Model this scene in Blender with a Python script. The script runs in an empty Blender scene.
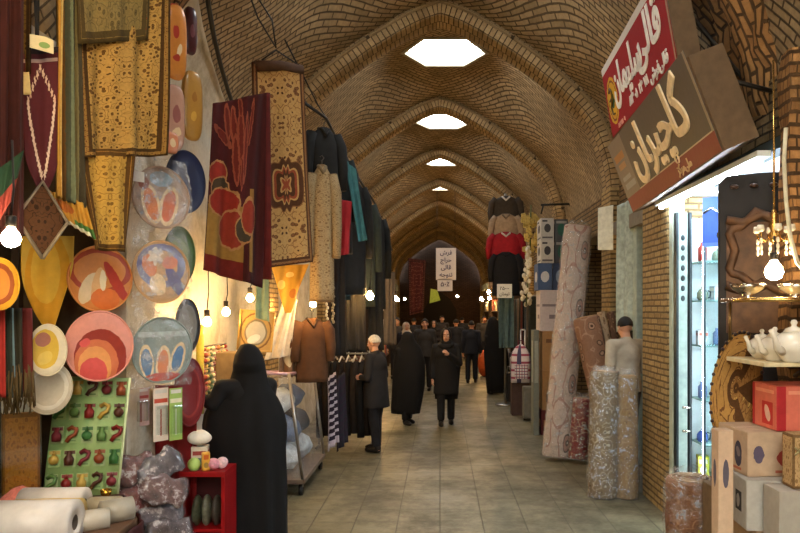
import bpy, bmesh, math, random
from mathutils import Vector, Matrix, noise
R = math.radians; PI = math.pi
random.seed(7)
sc = bpy.context.scene; COL = sc.collection
# ---------------------------------------------------------------- camera frame: F px focal length, horizon row, vanishing column
F, CX, CY, CH = 700.0, 440.0, 310.0, 2.0
def at(px, py, d): return Vector(((px - CX) * d / F, d, CH - (py - CY) * d / F))
def lin(c):
    return tuple(((v / 255) / 12.92 if v / 255 <= .04045 else ((v / 255 + .055) / 1.055) ** 2.4) for v in c[:3]) + (1.0,)

# ---------------------------------------------------------------- node helpers
class NT:
    def __init__(s, name):
        s.m = bpy.data.materials.new(name); s.m.use_nodes = True; s.t = s.m.node_tree
        s.b = s.t.nodes['Principled BSDF']; s.out = s.t.nodes['Material Output']
    def n(s, typ, **kw):
        o = s.t.nodes.new(typ)
        for k, v in kw.items(): setattr(o, k, v)
        return o
    def l(s, a, b): s.t.links.new(a, b)
    def put(s, sock, v):
        if hasattr(v, 'is_output') or isinstance(v, bpy.types.NodeSocket): s.l(v, sock)
        else: sock.default_value = v
    def math(s, op, a, b=0.0, clamp=False):
        o = s.n('ShaderNodeMath', operation=op); o.use_clamp = clamp
        s.put(o.inputs[0], a); s.put(o.inputs[1], b); return o.outputs[0]
    def mix(s, f, a, b, blend='MIX'):
        o = s.n('ShaderNodeMix', data_type='RGBA', blend_type=blend)
        s.put(o.inputs[0], f); s.put(o.inputs[6], a); s.put(o.inputs[7], b); return o.outputs[2]
    def ramp(s, f, stops, interp='LINEAR'):
        o = s.n('ShaderNodeValToRGB'); o.color_ramp.interpolation = interp
        e = o.color_ramp.elements
        while len(e) > 1: e.remove(e[-1])
        e[0].position = stops[0][0]; e[0].color = stops[0][1]
        for p, c in stops[1:]:
            x = e.new(p); x.color = c
        s.put(o.inputs[0], f); return o.outputs[0]
    def uv(s): return s.n('ShaderNodeTexCoord').outputs['UV']
    def obj(s): return s.n('ShaderNodeTexCoord').outputs['Object']
    def xyz(s, v):
        o = s.n('ShaderNodeSeparateXYZ'); s.l(v, o.inputs[0]); return o.outputs
    def comb(s, x, y, z=0.0):
        o = s.n('ShaderNodeCombineXYZ'); s.put(o.inputs[0], x); s.put(o.inputs[1], y); s.put(o.inputs[2], z); return o.outputs[0]
    def noise(s, v, scale, detail=3, rough=.55):
        o = s.n('ShaderNodeTexNoise'); s.put(o.inputs['Vector'], v); o.inputs['Scale'].default_value = scale
        o.inputs['Detail'].default_value = detail; o.inputs['Roughness'].default_value = rough; return o.outputs['Fac']
    def voro(s, v, scale, feature='F1', rnd=1.0):
        o = s.n('ShaderNodeTexVoronoi', feature=feature); s.put(o.inputs['Vector'], v); o.inputs['Scale'].default_value = scale
        if 'Randomness' in o.inputs: o.inputs['Randomness'].default_value = rnd
        return o.outputs['Distance'], o.outputs.get('Color')
    def bump(s, h, strength=.3, dist=.01):
        o = s.n('ShaderNodeBump'); o.inputs['Strength'].default_value = strength; o.inputs['Distance'].default_value = dist
        s.put(o.inputs['Height'], h); s.l(o.outputs[0], s.b.inputs['Normal']); return o
    def done(s, col, rough=.7, metal=0.0, spec=.3):
        s.put(s.b.inputs['Base Color'], col); s.put(s.b.inputs['Roughness'], rough); s.b.inputs['Metallic'].default_value = metal
        s.b.inputs['Specular IOR Level'].default_value = spec; return s.m
_MC = {}
def mat(c, rough=.7, metal=0.0, var=.18, scale=14, spec=.3, sheen=0):
    """a plain material with a little woven / worn variation in the colour and bump"""
    k = ('m', c, rough, metal, var, scale, spec, sheen)
    if k in _MC: return _MC[k]
    t = NT('plain_%d' % len(_MC)); o = t.obj()
    nz = t.noise(o, scale, 4); a = lin(c)
    dk = tuple(x * (1 - var) for x in a[:3]) + (1,); lt = tuple(min(1, x * (1 + var)) for x in a[:3]) + (1,)
    t.bump(t.noise(o, scale * 6, 2), .15, .004)
    if sheen: t.b.inputs['Sheen Weight'].default_value = sheen
    _MC[k] = t.done(t.ramp(nz, [(.3, dk), (.7, lt)]), rough, metal, spec); return _MC[k]
def emis(c, strength):
    k = ('e', c, strength)
    if k in _MC: return _MC[k]
    t = NT('light_%d' % len(_MC)); t.b.inputs['Emission Color'].default_value = lin(c); t.b.inputs['Emission Strength'].default_value = strength
    nz = t.noise(t.obj(), 30); _MC[k] = t.done(t.ramp(nz, [(.3, lin((240, 235, 220))), (.7, lin((250, 246, 236)))]), .3); return _MC[k]
def glass(c=(235, 245, 245), alpha=.18, rough=.08):
    """thin clear sheet: mostly see-through with a gloss"""
    k = ('g', c, alpha, rough)
    if k in _MC: return _MC[k]
    t = NT('clear_%d' % len(_MC)); tr = t.n('ShaderNodeBsdfTransparent'); gl = t.n('ShaderNodeBsdfGlossy')
    tr.inputs[0].default_value = lin(c); gl.inputs['Roughness'].default_value = rough; gl.inputs['Color'].default_value = (.9, .95, .95, 1)
    nz = t.noise(t.obj(), 4); f = t.math('MULTIPLY_ADD', nz, alpha * .5); t.t.nodes[-1].inputs[2].default_value = alpha * .5
    fr = t.n('ShaderNodeLayerWeight'); fr.inputs[0].default_value = .5; fq = t.math('MULTIPLY', t.math('POWER', fr.outputs['Facing'], 4), .5)
    mx = t.n('ShaderNodeMixShader'); t.l(t.math('ADD', f, fq, True), mx.inputs[0]); t.l(tr.outputs[0], mx.inputs[1]); t.l(gl.outputs[0], mx.inputs[2])
    t.l(mx.outputs[0], t.out.inputs['Surface']); _MC[k] = t.m; return t.m
def plastic(cloud=.35, scale=18):
    cloud *= .5
    """crinkled clear wrapping film"""
    k = ('p', cloud, scale)
    if k in _MC: return _MC[k]
    t = NT('film_%d' % len(_MC)); o = t.obj(); tr = t.n('ShaderNodeBsdfTransparent'); t.b.inputs['Base Color'].default_value = (.75, .76, .76, 1)
    t.b.inputs['Roughness'].default_value = .18; t.b.inputs['Specular IOR Level'].default_value = .8
    nz = t.noise(o, scale, 5, .7); w = t.ramp(nz, [(.42, (.03, .03, .03, 1)), (.66, (cloud * 2, cloud * 2, cloud * 2, 1))])
    t.bump(nz, .9, .03)
    mx = t.n('ShaderNodeMixShader'); t.l(w, mx.inputs[0]); t.l(tr.outputs[0], mx.inputs[1]); t.l(t.b.outputs[0], mx.inputs[2])
    t.l(mx.outputs[0], t.out.inputs['Surface']); _MC[k] = t.m; return t.m
def brick(name, c1, c2, mortar, bw=.23, bh=.066, rough_lump=.0, dirt=.5, mort=.010, rot=0):
    t = NT(name); uv = t.uv()
    if rot:
        mp = t.n('ShaderNodeMapping'); mp.inputs['Rotation'].default_value = (0, 0, rot); t.l(uv, mp.inputs[0]); uv = mp.outputs[0]
    wob = t.n('ShaderNodeVectorMath', operation='ADD'); t.l(uv, wob.inputs[0])
    nn = t.n('ShaderNodeTexNoise'); nn.inputs['Scale'].default_value = 5; t.l(uv, nn.inputs['Vector'])
    sc_ = t.n('ShaderNodeVectorMath', operation='SCALE'); sc_.inputs['Scale'].default_value = .016; t.l(nn.outputs['Color'], sc_.inputs[0]); t.l(sc_.outputs[0], wob.inputs[1])
    b = t.n('ShaderNodeTexBrick'); t.l(wob.outputs[0], b.inputs['Vector'])
    b.inputs['Color1'].default_value = lin(c1); b.inputs['Color2'].default_value = lin(c2); b.inputs['Mortar'].default_value = lin(mortar)
    b.inputs['Scale'].default_value = 1; b.inputs['Brick Width'].default_value = bw; b.inputs['Row Height'].default_value = bh
    b.inputs['Mortar Size'].default_value = mort; b.inputs['Mortar Smooth'].default_value = .35; b.inputs['Bias'].default_value = -.1
    d = t.noise(uv, 1.3, 5, .65); col = t.mix(t.ramp(d, [(.35, (0, 0, 0, 1)), (.75, (dirt, dirt, dirt, 1))]), b.outputs['Color'], lin(tuple(x * .55 for x in c1)))
    d2 = t.noise(uv, 22, 3); col = t.mix(.35, col, t.ramp(d2, [(.3, (.25, .25, .25, 1)), (.75, (1, 1, 1, 1))]), 'MULTIPLY')
    h = t.math('SUBTRACT', t.math('MULTIPLY', d2, .5), b.outputs['Fac'])
    t.bump(h, .9, .03)
    return t.done(col, .88, 0, .2)
def rug(name, W, H, field, motif, accent, border, line, scale=9, bw=.09, seed=0.0, mid=None):
    """symmetrical woven carpet pattern: border bands, motif field, optional medallion (UV 0..1, W x H metres)"""
    t = NT(name); u, v, _ = t.xyz(t.uv())
    eu = t.math('MULTIPLY', t.math('MINIMUM', u, t.math('SUBTRACT', 1, u)), W); ev = t.math('MULTIPLY', t.math('MINIMUM', v, t.math('SUBTRACT', 1, v)), H)
    e = t.math('MINIMUM', eu, ev)
    mu = t.math('MULTIPLY', t.math('ABSOLUTE', t.math('SUBTRACT', u, .5)), W); mv = t.math('PINGPONG', t.math('MULTIPLY', v, H), .33)
    p = t.comb(mu, mv, seed)
    d, _c = t.voro(p, scale); n2 = t.noise(p, scale * 1.6, 1)
    f = t.math('ADD', d, t.math('MULTIPLY', n2, .35))
    fld = t.ramp(f, [(0, lin(accent)), (.2, lin(line)), (.27, lin(motif)), (.42, lin(line)), (.47, lin(field)), (.80, lin(motif)), (.86, lin(field))], 'CONSTANT')
    bp = t.comb(t.math('PINGPONG', t.math('MULTIPLY', u, W), .06), t.math('PINGPONG', t.math('MULTIPLY', v, H), .06), seed)
    bd, _c = t.voro(bp, scale * 2.2)
    brd = t.ramp(bd, [(0, lin(accent)), (.22, lin(line)), (.3, lin(border)), (.62, lin(motif)), (.7, lin(border))], 'CONSTANT')
    if mid:
        r = t.math('SQRT', t.math('ADD', t.math('POWER', t.math('DIVIDE', t.math('SUBTRACT', u, mid[0]), mid[2]), 2), t.math('POWER', t.math('DIVIDE', t.math('SUBTRACT', v, mid[1]), mid[3]), 2)))
        a = t.math('ARCTAN2', t.math('SUBTRACT', v, mid[1]), t.math('SUBTRACT', u, mid[0])); r = t.math('ADD', r, t.math('MULTIPLY', t.math('COSINE', t.math('MULTIPLY', a, 8)), .08))
        md = t.ramp(r, [(0, lin(accent)), (.2, lin(field)), (.3, lin(line)), (.5, lin(accent)), (.62, lin(field)), (.7, lin(line)), (.95, lin(motif)), (1, lin(motif))], 'CONSTANT')
        fld = t.mix(t.math('LESS_THAN', r, 1.0), fld, md)
    k = t.ramp(t.math('DIVIDE', e, bw * 1.6), [(0, (1, 1, 1, 1)), (.62, (1, 1, 1, 1)), (.63, (0, 0, 0, 1))], 'CONSTANT')
    col = t.mix(k, fld, brd)
    ln = t.math('LESS_THAN', t.math('ABSOLUTE', t.math('SUBTRACT', e, bw)), .012); col = t.mix(ln, col, lin(line))
    ln = t.math('LESS_THAN', e, .015); col = t.mix(ln, col, lin(line))
    nz = t.noise(t.obj(), 60, 3); col = t.mix(.5, col, t.ramp(nz, [(.3, (.55, .55, .55, 1)), (.7, (1, 1, 1, 1))]), 'MULTIPLY')
    t.bump(nz, .3, .01)
    return t.done(col, .92, 0, .1)
def paint(name, base, layers, rough=.55, var=.12, spec=.3, film=0.0, mirror=False):
    """base colour with flat printed shapes in UV space: ('ell',cx,cy,rx,ry,rot,col) ('ring',cx,cy,rx,ry,rot,th,col) ('rect',x0,y0,x1,y1,col) ('petal',cx,cy,r,n,phase,col)"""
    t = NT(name); u, v, _ = t.xyz(t.uv())
    if mirror: u = t.math('ADD', .5, t.math('ABSOLUTE', t.math('SUBTRACT', u, .5)))
    col = lin(base)
    nz = t.noise(t.obj(), 25, 3)
    wu = t.math('ADD', u, t.math('MULTIPLY', t.math('SUBTRACT', nz, .5), .04)); wv = t.math('ADD', v, t.math('MULTIPLY', t.math('SUBTRACT', t.noise(t.obj(), 19, 2), .5), .04))
    for L in layers:
        if L[0] == 'rect':
            x0, y0, x1, y1, c = L[1:]
            f = t.math('MULTIPLY', t.math('LESS_THAN', t.math('ABSOLUTE', t.math('SUBTRACT', u, (x0 + x1) / 2)), (x1 - x0) / 2), t.math('LESS_THAN', t.math('ABSOLUTE', t.math('SUBTRACT', v, (y0 + y1) / 2)), (y1 - y0) / 2))
        else:
            cx, cy, rx, ry, rot = L[1:6]; c = L[-1]
            if L[0] == 'petal': rx = ry = L[3]; rot = 0
            du = t.math('SUBTRACT', wu, cx); dv = t.math('SUBTRACT', wv, cy); ca, sa = math.cos(rot), math.sin(rot)
            a = t.math('ADD', t.math('MULTIPLY', du, ca / rx), t.math('MULTIPLY', dv, sa / rx)); b = t.math('SUBTRACT', t.math('MULTIPLY', dv, ca / ry), t.math('MULTIPLY', du, sa / ry))
            r = t.math('SQRT', t.math('ADD', t.math('MULTIPLY', a, a), t.math('MULTIPLY', b, b)))
            if L[0] == 'petal':
                an = t.math('ARCTAN2', b, a); r = t.math('ADD', r, t.math('MULTIPLY', t.math('COSINE', t.math('ADD', t.math('MULTIPLY', an, L[4]), L[5])), .28))
            f = t.math('LESS_THAN', t.math('ABSOLUTE', t.math('SUBTRACT', r, 1)), L[6]) if L[0] == 'ring' else t.math('LESS_THAN', r, 1)
        col = t.mix(f, col, lin(c))
    col = t.mix(var * 2, col, t.ramp(nz, [(.3, (.5, .5, .5, 1)), (.7, (1, 1, 1, 1))]), 'MULTIPLY')
    t.bump(nz, .2, .006)
    if film: t.b.inputs['Coat Weight'].default_value = film; t.b.inputs['Coat Roughness'].default_value = .12
    return t.done(col, rough, 0, spec)

# ---------------------------------------------------------------- mesh builder
def frame(c, n, up=(0, 0, 1), roll=0):
    """matrix whose local x is the viewer's right, y is up, z points along n towards the viewer"""
    n = Vector(n).normalized(); up = Vector(up); r = up.cross(n).normalized(); u = n.cross(r)
    m = Matrix((r, u, n)).transposed().to_4x4()
    if roll: m = m @ Matrix.Rotation(roll, 4, 'Z')
    m.translation = Vector(c); return m
class MB:
    def __init__(s): s.bm = bmesh.new(); s.uv = s.bm.loops.layers.uv.new('UVMap'); s.M = Matrix.Identity(4); s.mi = 0
    def v(s, co): return s.bm.verts.new(s.M @ Vector(co))
    def face(s, vs, uvs=None):
        try: f = s.bm.faces.new(vs)
        except ValueError: return None
        f.material_index = s.mi; f.smooth = True
        if uvs:
            for l, q in zip(f.loops, uvs): l[s.uv].uv = q
        return f
    def box(s, c, size, rz=0, m=None, metric=False):
        c = Vector(c); hx, hy, hz = (x / 2 for x in size); m = m or Matrix.Rotation(rz, 4, 'Z')
        V = [s.v(c + (m @ Vector((x, y, z)))) for x, y, z in ((-hx, -hy, -hz), (hx, -hy, -hz), (hx, hy, -hz), (-hx, hy, -hz), (-hx, -hy, hz), (hx, -hy, hz), (hx, hy, hz), (-hx, hy, hz))]
        a, b, h = (size if metric else (1, 1, 1))
        for q, (w, k) in (((0, 1, 5, 4), (a, h)), ((1, 2, 6, 5), (b, h)), ((2, 3, 7, 6), (a, h)), ((3, 0, 4, 7), (b, h)), ((4, 5, 6, 7), (a, b)), ((3, 2, 1, 0), (a, b))):
            f = s.face([V[i] for i in q], [(0, 0), (w, 0), (w, k), (0, k)])
            if f: f.smooth = False
        return s
    def rings(s, rings, cap=True, closed=True, uv=True):
        """loft a list of rings (lists of points)"""
        n = len(rings[0]); VV = [[s.v(p) for p in r] for r in rings]; m = len(rings)
        for i in range(m - 1):
            for j in range(n if closed else n - 1):
                k = (j + 1) % n
                s.face([VV[i][j], VV[i][k], VV[i + 1][k], VV[i + 1][j]], [(j / n, i / (m - 1)), ((j + 1) / n, i / (m - 1)), ((j + 1) / n, (i + 1) / (m - 1)), (j / n, (i + 1) / (m - 1))])
        if cap and closed:
            s.face(VV[0][::-1], [(.5 + .5 * math.cos(2 * PI * j / n), .5 + .5 * math.sin(2 * PI * j / n)) for j in range(n)][::-1])
            s.face(VV[-1], [(.5 + .5 * math.cos(2 * PI * j / n), .5 + .5 * math.sin(2 * PI * j / n)) for j in range(n)])
        return s
    def cone(s, p0, p1, r0, r1=None, seg=16, cap=True):
        p0, p1 = Vector(p0), Vector(p1); r1 = r0 if r1 is None else r1; d = (p1 - p0).normalized(); a = d.orthogonal().normalized(); b = d.cross(a)
        return s.rings([[p + (a * math.cos(2 * PI * j / seg) + b * math.sin(2 * PI * j / seg)) * r for j in range(seg)] for p, r in ((p0, r0), (p1, r1))], cap)
    def tube(s, pts, r, seg=8):
        pts = [Vector(p) for p in pts]; out = []; a = None
        for i, p in enumerate(pts):
            d = (pts[min(i + 1, len(pts) - 1)] - pts[max(i - 1, 0)]).normalized()
            a = (d.orthogonal() if a is None else a - d * a.dot(d)).normalized(); b = d.cross(a); rr = r[i] if isinstance(r, (list, tuple)) else r
            out.append([p + (a * math.cos(2 * PI * j / seg) + b * math.sin(2 * PI * j / seg)) * rr for j in range(seg)])
        return s.rings(out)
    def lathe(s, prof, m=None, seg=28):
        m = m or Matrix.Identity(4)
        rr = [[m @ Vector((r * math.cos(2 * PI * j / seg), r * math.sin(2 * PI * j / seg), z)) for j in range(seg)] for r, z in prof]
        n0 = len(s.bm.faces); s.rings(rr); mx = max(r for r, z in prof) or 1; mi = m.inverted()
        Mi = s.M.inverted(); s.bm.faces.ensure_lookup_table()
        for f in s.bm.faces[n0:]:
            for l in f.loops:
                q = mi @ (Mi @ l.vert.co); l[s.uv].uv = (.5 + .5 * q.x / mx, .5 + .5 * q.y / mx)
        return s
    def ball(s, c, r, seg=16, rings=10, m=None):
        r = (r, r, r) if not isinstance(r, (tuple, list)) else r; c = Vector(c); m = m or Matrix.Identity(4); rr = []
        for i in range(rings + 1):
            t = PI * min(max(i / rings, .01), .99); rr.append([c + (m @ Vector((r[0] * math.sin(t) * math.cos(2 * PI * j / seg), r[1] * math.sin(t) * math.sin(2 * PI * j / seg), -r[2] * math.cos(t)))) for j in range(seg)])
        return s.rings(rr)
    def prism(s, pts, m, depth):
        """outline pts (x, y) in frame m, extruded along -z by depth"""
        a = [s.v(m @ Vector((x, y, 0))) for x, y in pts]; b = [s.v(m @ Vector((x, y, -depth))) for x, y in pts]; n = len(pts)
        xs = [p[0] for p in pts]; ys = [p[1] for p in pts]; w, h = max(xs) - min(xs) or 1, max(ys) - min(ys) or 1
        q = [((x - min(xs)) / w, (y - min(ys)) / h) for x, y in pts]
        for f in (s.face(a, q), s.face(b[::-1], q[::-1])):
            if f: f.smooth = False
        for i in range(n):
            k = (i + 1) % n; f = s.face([a[i], b[i], b[k], a[k]], [q[i], q[i], q[k], q[k]])
            if f: f.smooth = False
        return s
    def build(s, name, mats, parent=None, world=True, bevel=0, sub=0, label=None):
        me = bpy.data.meshes.new(name); bmesh.ops.recalc_face_normals(s.bm, faces=s.bm.faces)
        if bevel:
            es = [e for e in s.bm.edges if len(e.link_faces) == 2 and e.calc_face_angle(0) > .6]
            bmesh.ops.bevel(s.bm, geom=es, offset=bevel, segments=2, affect='EDGES', profile=.6, clamp_overlap=True)
        s.bm.to_mesh(me); s.bm.free()
        return link(name, me, mats, parent, world, sub, label)
def link(name, me, mats, parent=None, world=True, sub=0, label=None):
    for x in (mats if isinstance(mats, (list, tuple)) else [mats]): me.materials.append(x)
    o = bpy.data.objects.new(name, me); COL.objects.link(o)
    if sub:
        md = o.modifiers.new('s', 'SUBSURF'); md.levels = md.render_levels = sub
    if parent:
        o.parent = parent
        if world: o.matrix_parent_inverse = world_of(parent).inverted()
    elif world and me.vertices:
        xs = [v.co for v in me.vertices]; c = Vector(((min(q.x for q in xs) + max(q.x for q in xs)) / 2, (min(q.y for q in xs) + max(q.y for q in xs)) / 2, min(q.z for q in xs)))
        me.transform(Matrix.Translation(-c)); o.location = c
    if label: o['label'] = label
    return o
def world_of(o):
    m = o.matrix_basis.copy()
    if o.parent: m = world_of(o.parent) @ o.matrix_parent_inverse @ m
    return m
def tag(o, label, cat, group=None, kind=None):
    o['label'] = label; o['category'] = cat
    if group: o['group'] = group
    if kind: o['kind'] = kind
    return o
def thing(name, label, cat, loc=(0, 0, 0), rz=0, group=None):
    o = bpy.data.objects.new(name, None); COL.objects.link(o); o.location = loc; o.rotation_euler = (0, 0, rz); o.empty_display_size = .1
    return tag(o, label, cat, group)
def struct(mb, name, m, **kw):
    o = mb.build(name, m, **kw); o['kind'] = 'structure'; return o
def dup(root, loc=None, rz=None, label=None):
    def cp(o, par):
        c = o.copy(); COL.objects.link(c)
        if par: c.parent = par
        for ch in list(o.children): cp(ch, c)
        return c
    c = cp(root, None)
    if loc is not None: c.location = loc
    if rz is not None: c.rotation_euler = (0, 0, rz)
    if label: c['label'] = label
    return c
def cloth(name, tl, tr, br, bl, m, parent=None, nu=28, nv=40, amp=.02, freq=3, ph=0.0, thick=.010, shape=None, sag=0.0, grow=.5, label=None, wave=0.0):
    """hanging textile: bilinear sheet with vertical folds, real thickness; shape(v)->(left,right) trims the outline"""
    tl, tr, br, bl = (Vector(p) for p in (tl, tr, br, bl)); n = (bl - tl).cross(tr - tl).normalized()
    if n.y > 0: n = -n
    b = MB(); G = [[], []]
    for k in (0, 1):
        for j in range(nv + 1):
            v = j / nv; lo, hi = shape(v) if shape else (0, 1); row = []
            for i in range(nu + 1):
                u = lo + (hi - lo) * i / nu; p = (tl * (1 - u) + tr * u) * (1 - v) + (bl * (1 - u) + br * u) * v
                w = amp * (1 - grow + grow * v) * (math.sin(2 * PI * freq * u + ph + 1.1 * math.sin(2.3 * v + ph)) + .4 * math.sin(2 * PI * freq * 2.3 * u + ph * 2 + 3 * v))
                w += wave * math.sin(7 * v + ph)
                p = p + n * (w - k * thick); p.z -= sag * math.sin(PI * u) * (1 - v)
                row.append((b.v(p), (u, 1 - v)))
            G[k].append(row)
    for k in (0, 1):
        for j in range(nv):
            for i in range(nu):
                q = [G[k][j][i], G[k][j][i + 1], G[k][j + 1][i + 1], G[k][j + 1][i]]
                if k: q = q[::-1]
                b.face([x[0] for x in q], [x[1] for x in q])
    def rim(a0, a1, b0, b1): b.face([a0[0], b0[0], b1[0], a1[0]], [a0[1], b0[1], b1[1], a1[1]])
    for j in range(nv):
        rim(G[0][j][0], G[0][j + 1][0], G[1][j][0], G[1][j + 1][0]); rim(G[0][j][nu], G[0][j + 1][nu], G[1][j][nu], G[1][j + 1][nu])
    for i in range(nu):
        rim(G[0][0][i], G[0][0][i + 1], G[1][0][i], G[1][0][i + 1]); rim(G[0][nv][i], G[0][nv][i + 1], G[1][nv][i], G[1][nv][i + 1])
    return b.build(name, m, parent, label=label)
def remesh(mb, name, m, parent, voxel=.012, smooth=4, world=False, label=None):
    """fuse overlapping volumes into one continuous surface"""
    me = bpy.data.meshes.new(name); bmesh.ops.recalc_face_normals(mb.bm, faces=mb.bm.faces); mb.bm.to_mesh(me); mb.bm.free()
    o = bpy.data.objects.new('tmp', me); COL.objects.link(o)
    r = o.modifiers.new('r', 'REMESH'); r.mode = 'VOXEL'; r.voxel_size = voxel; r.use_smooth_shade = True
    s = o.modifiers.new('s', 'SMOOTH'); s.factor = .5; s.iterations = smooth
    dg = bpy.context.evaluated_depsgraph_get(); nm = bpy.data.meshes.new_from_object(o.evaluated_get(dg)); nm.name = name
    bpy.data.objects.remove(o); bpy.data.meshes.remove(me); nm.materials.clear()
    for p in nm.polygons: p.use_smooth = True
    return link(name, nm, m, parent, world, label=label)
def text(name, body, m, mtx, size, parent, extrude=.004, bold=.0, sx=1.0, align='CENTER'):
    c = bpy.data.curves.new(name, 'FONT'); c.body = body; c.size = size; c.align_x = align; c.align_y = 'CENTER'; c.extrude = extrude; c.offset = bold; c.resolution_u = 3
    o = bpy.data.objects.new('tmp', c); COL.objects.link(o); dg = bpy.context.evaluated_depsgraph_get()
    me = bpy.data.meshes.new_from_object(o.evaluated_get(dg)); bpy.data.objects.remove(o); me.name = name
    me.transform(mtx @ Matrix.Diagonal((sx, 1, 1, 1))); me.materials.clear()
    return link(name, me, m, parent, True)
# ================================================================ THE SETTING: brick bazaar street
APEX, SPRING = 6.0, 3.42
CP = [(0, 0), (.28, .09), (.58, .24), (1.12, .58), (1.66, 1.0), (2.10, 1.47), (2.32, 2.04), (2.38, 2.6)]
def prof(n=26):
    """half arch profile (x, z) from apex to springing, evenly spaced"""
    pts = []
    for i in range(len(CP) - 1):
        p0 = Vector(CP[max(i - 1, 0)]) if i else Vector((-CP[1][0], CP[1][1])); p1, p2 = Vector(CP[i]), Vector(CP[i + 1]); p3 = Vector(CP[min(i + 2, len(CP) - 1)])
        if i == 0: p0 = Vector((-.25, -.06))
        for k in range(12):
            t = k / 12; pts.append(.5 * ((2 * p1) + (p2 - p0) * t + (2 * p0 - 5 * p1 + 4 * p2 - p3) * t * t + (3 * p1 - p0 - 3 * p2 + p3) * t ** 3))
    pts.append(Vector(CP[-1])); L = [0]
    for a, b in zip(pts, pts[1:]): L.append(L[-1] + (b - a).length)
    out = []; j = 0
    for i in range(n + 1):
        s = L[-1] * i / n
        while j < len(L) - 2 and L[j + 1] < s: j += 1
        t = (s - L[j]) / max(L[j + 1] - L[j], 1e-6); q = pts[j].lerp(pts[j + 1], min(t, 1)); out.append((q.x, APEX - q.y, s))
    return out
PR = prof()
vault_m = [brick('vault_brick_left', (182, 156, 116), (150, 126, 90), (78, 64, 45), rot=R(-42), dirt=.6), brick('vault_brick_right', (182, 156, 116), (150, 126, 90), (78, 64, 45), rot=R(42), dirt=.6)]
rib_m = [brick('rib_brick_face', (190, 162, 118), (160, 132, 92), (74, 60, 42), bw=.075, bh=.30, dirt=.45, mort=.008), brick('rib_brick_soffit', (184, 156, 112), (152, 126, 88), (74, 60, 42), bw=.075, bh=.25, dirt=.45, mort=.008)]
rough_m = [brick('rough_brick_face', (186, 136, 82), (140, 98, 56), (70, 50, 30), bw=.19, bh=.075, dirt=.8, mort=.014)] * 2
t = NT('old_plaster'); o = t.obj(); n1 = t.noise(o, 1.6, 6, .7); n2 = t.noise(o, 24, 4)
c = t.ramp(n1, [(.3, lin((150, 140, 118))), (.5, lin((196, 188, 168))), (.75, lin((212, 206, 190)))])
t.bump(n2, .4, .01); plaster = t.done(t.mix(.2, c, t.ramp(n2, [(.3, (.4, .4, .4, 1)), (.7, (1, 1, 1, 1))]), 'MULTIPLY'), .9, 0, .2)
Y0, S, RT = 4.9, 4.1, .46
NB = 8
hexr = .65
HZ = 6.15
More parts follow.
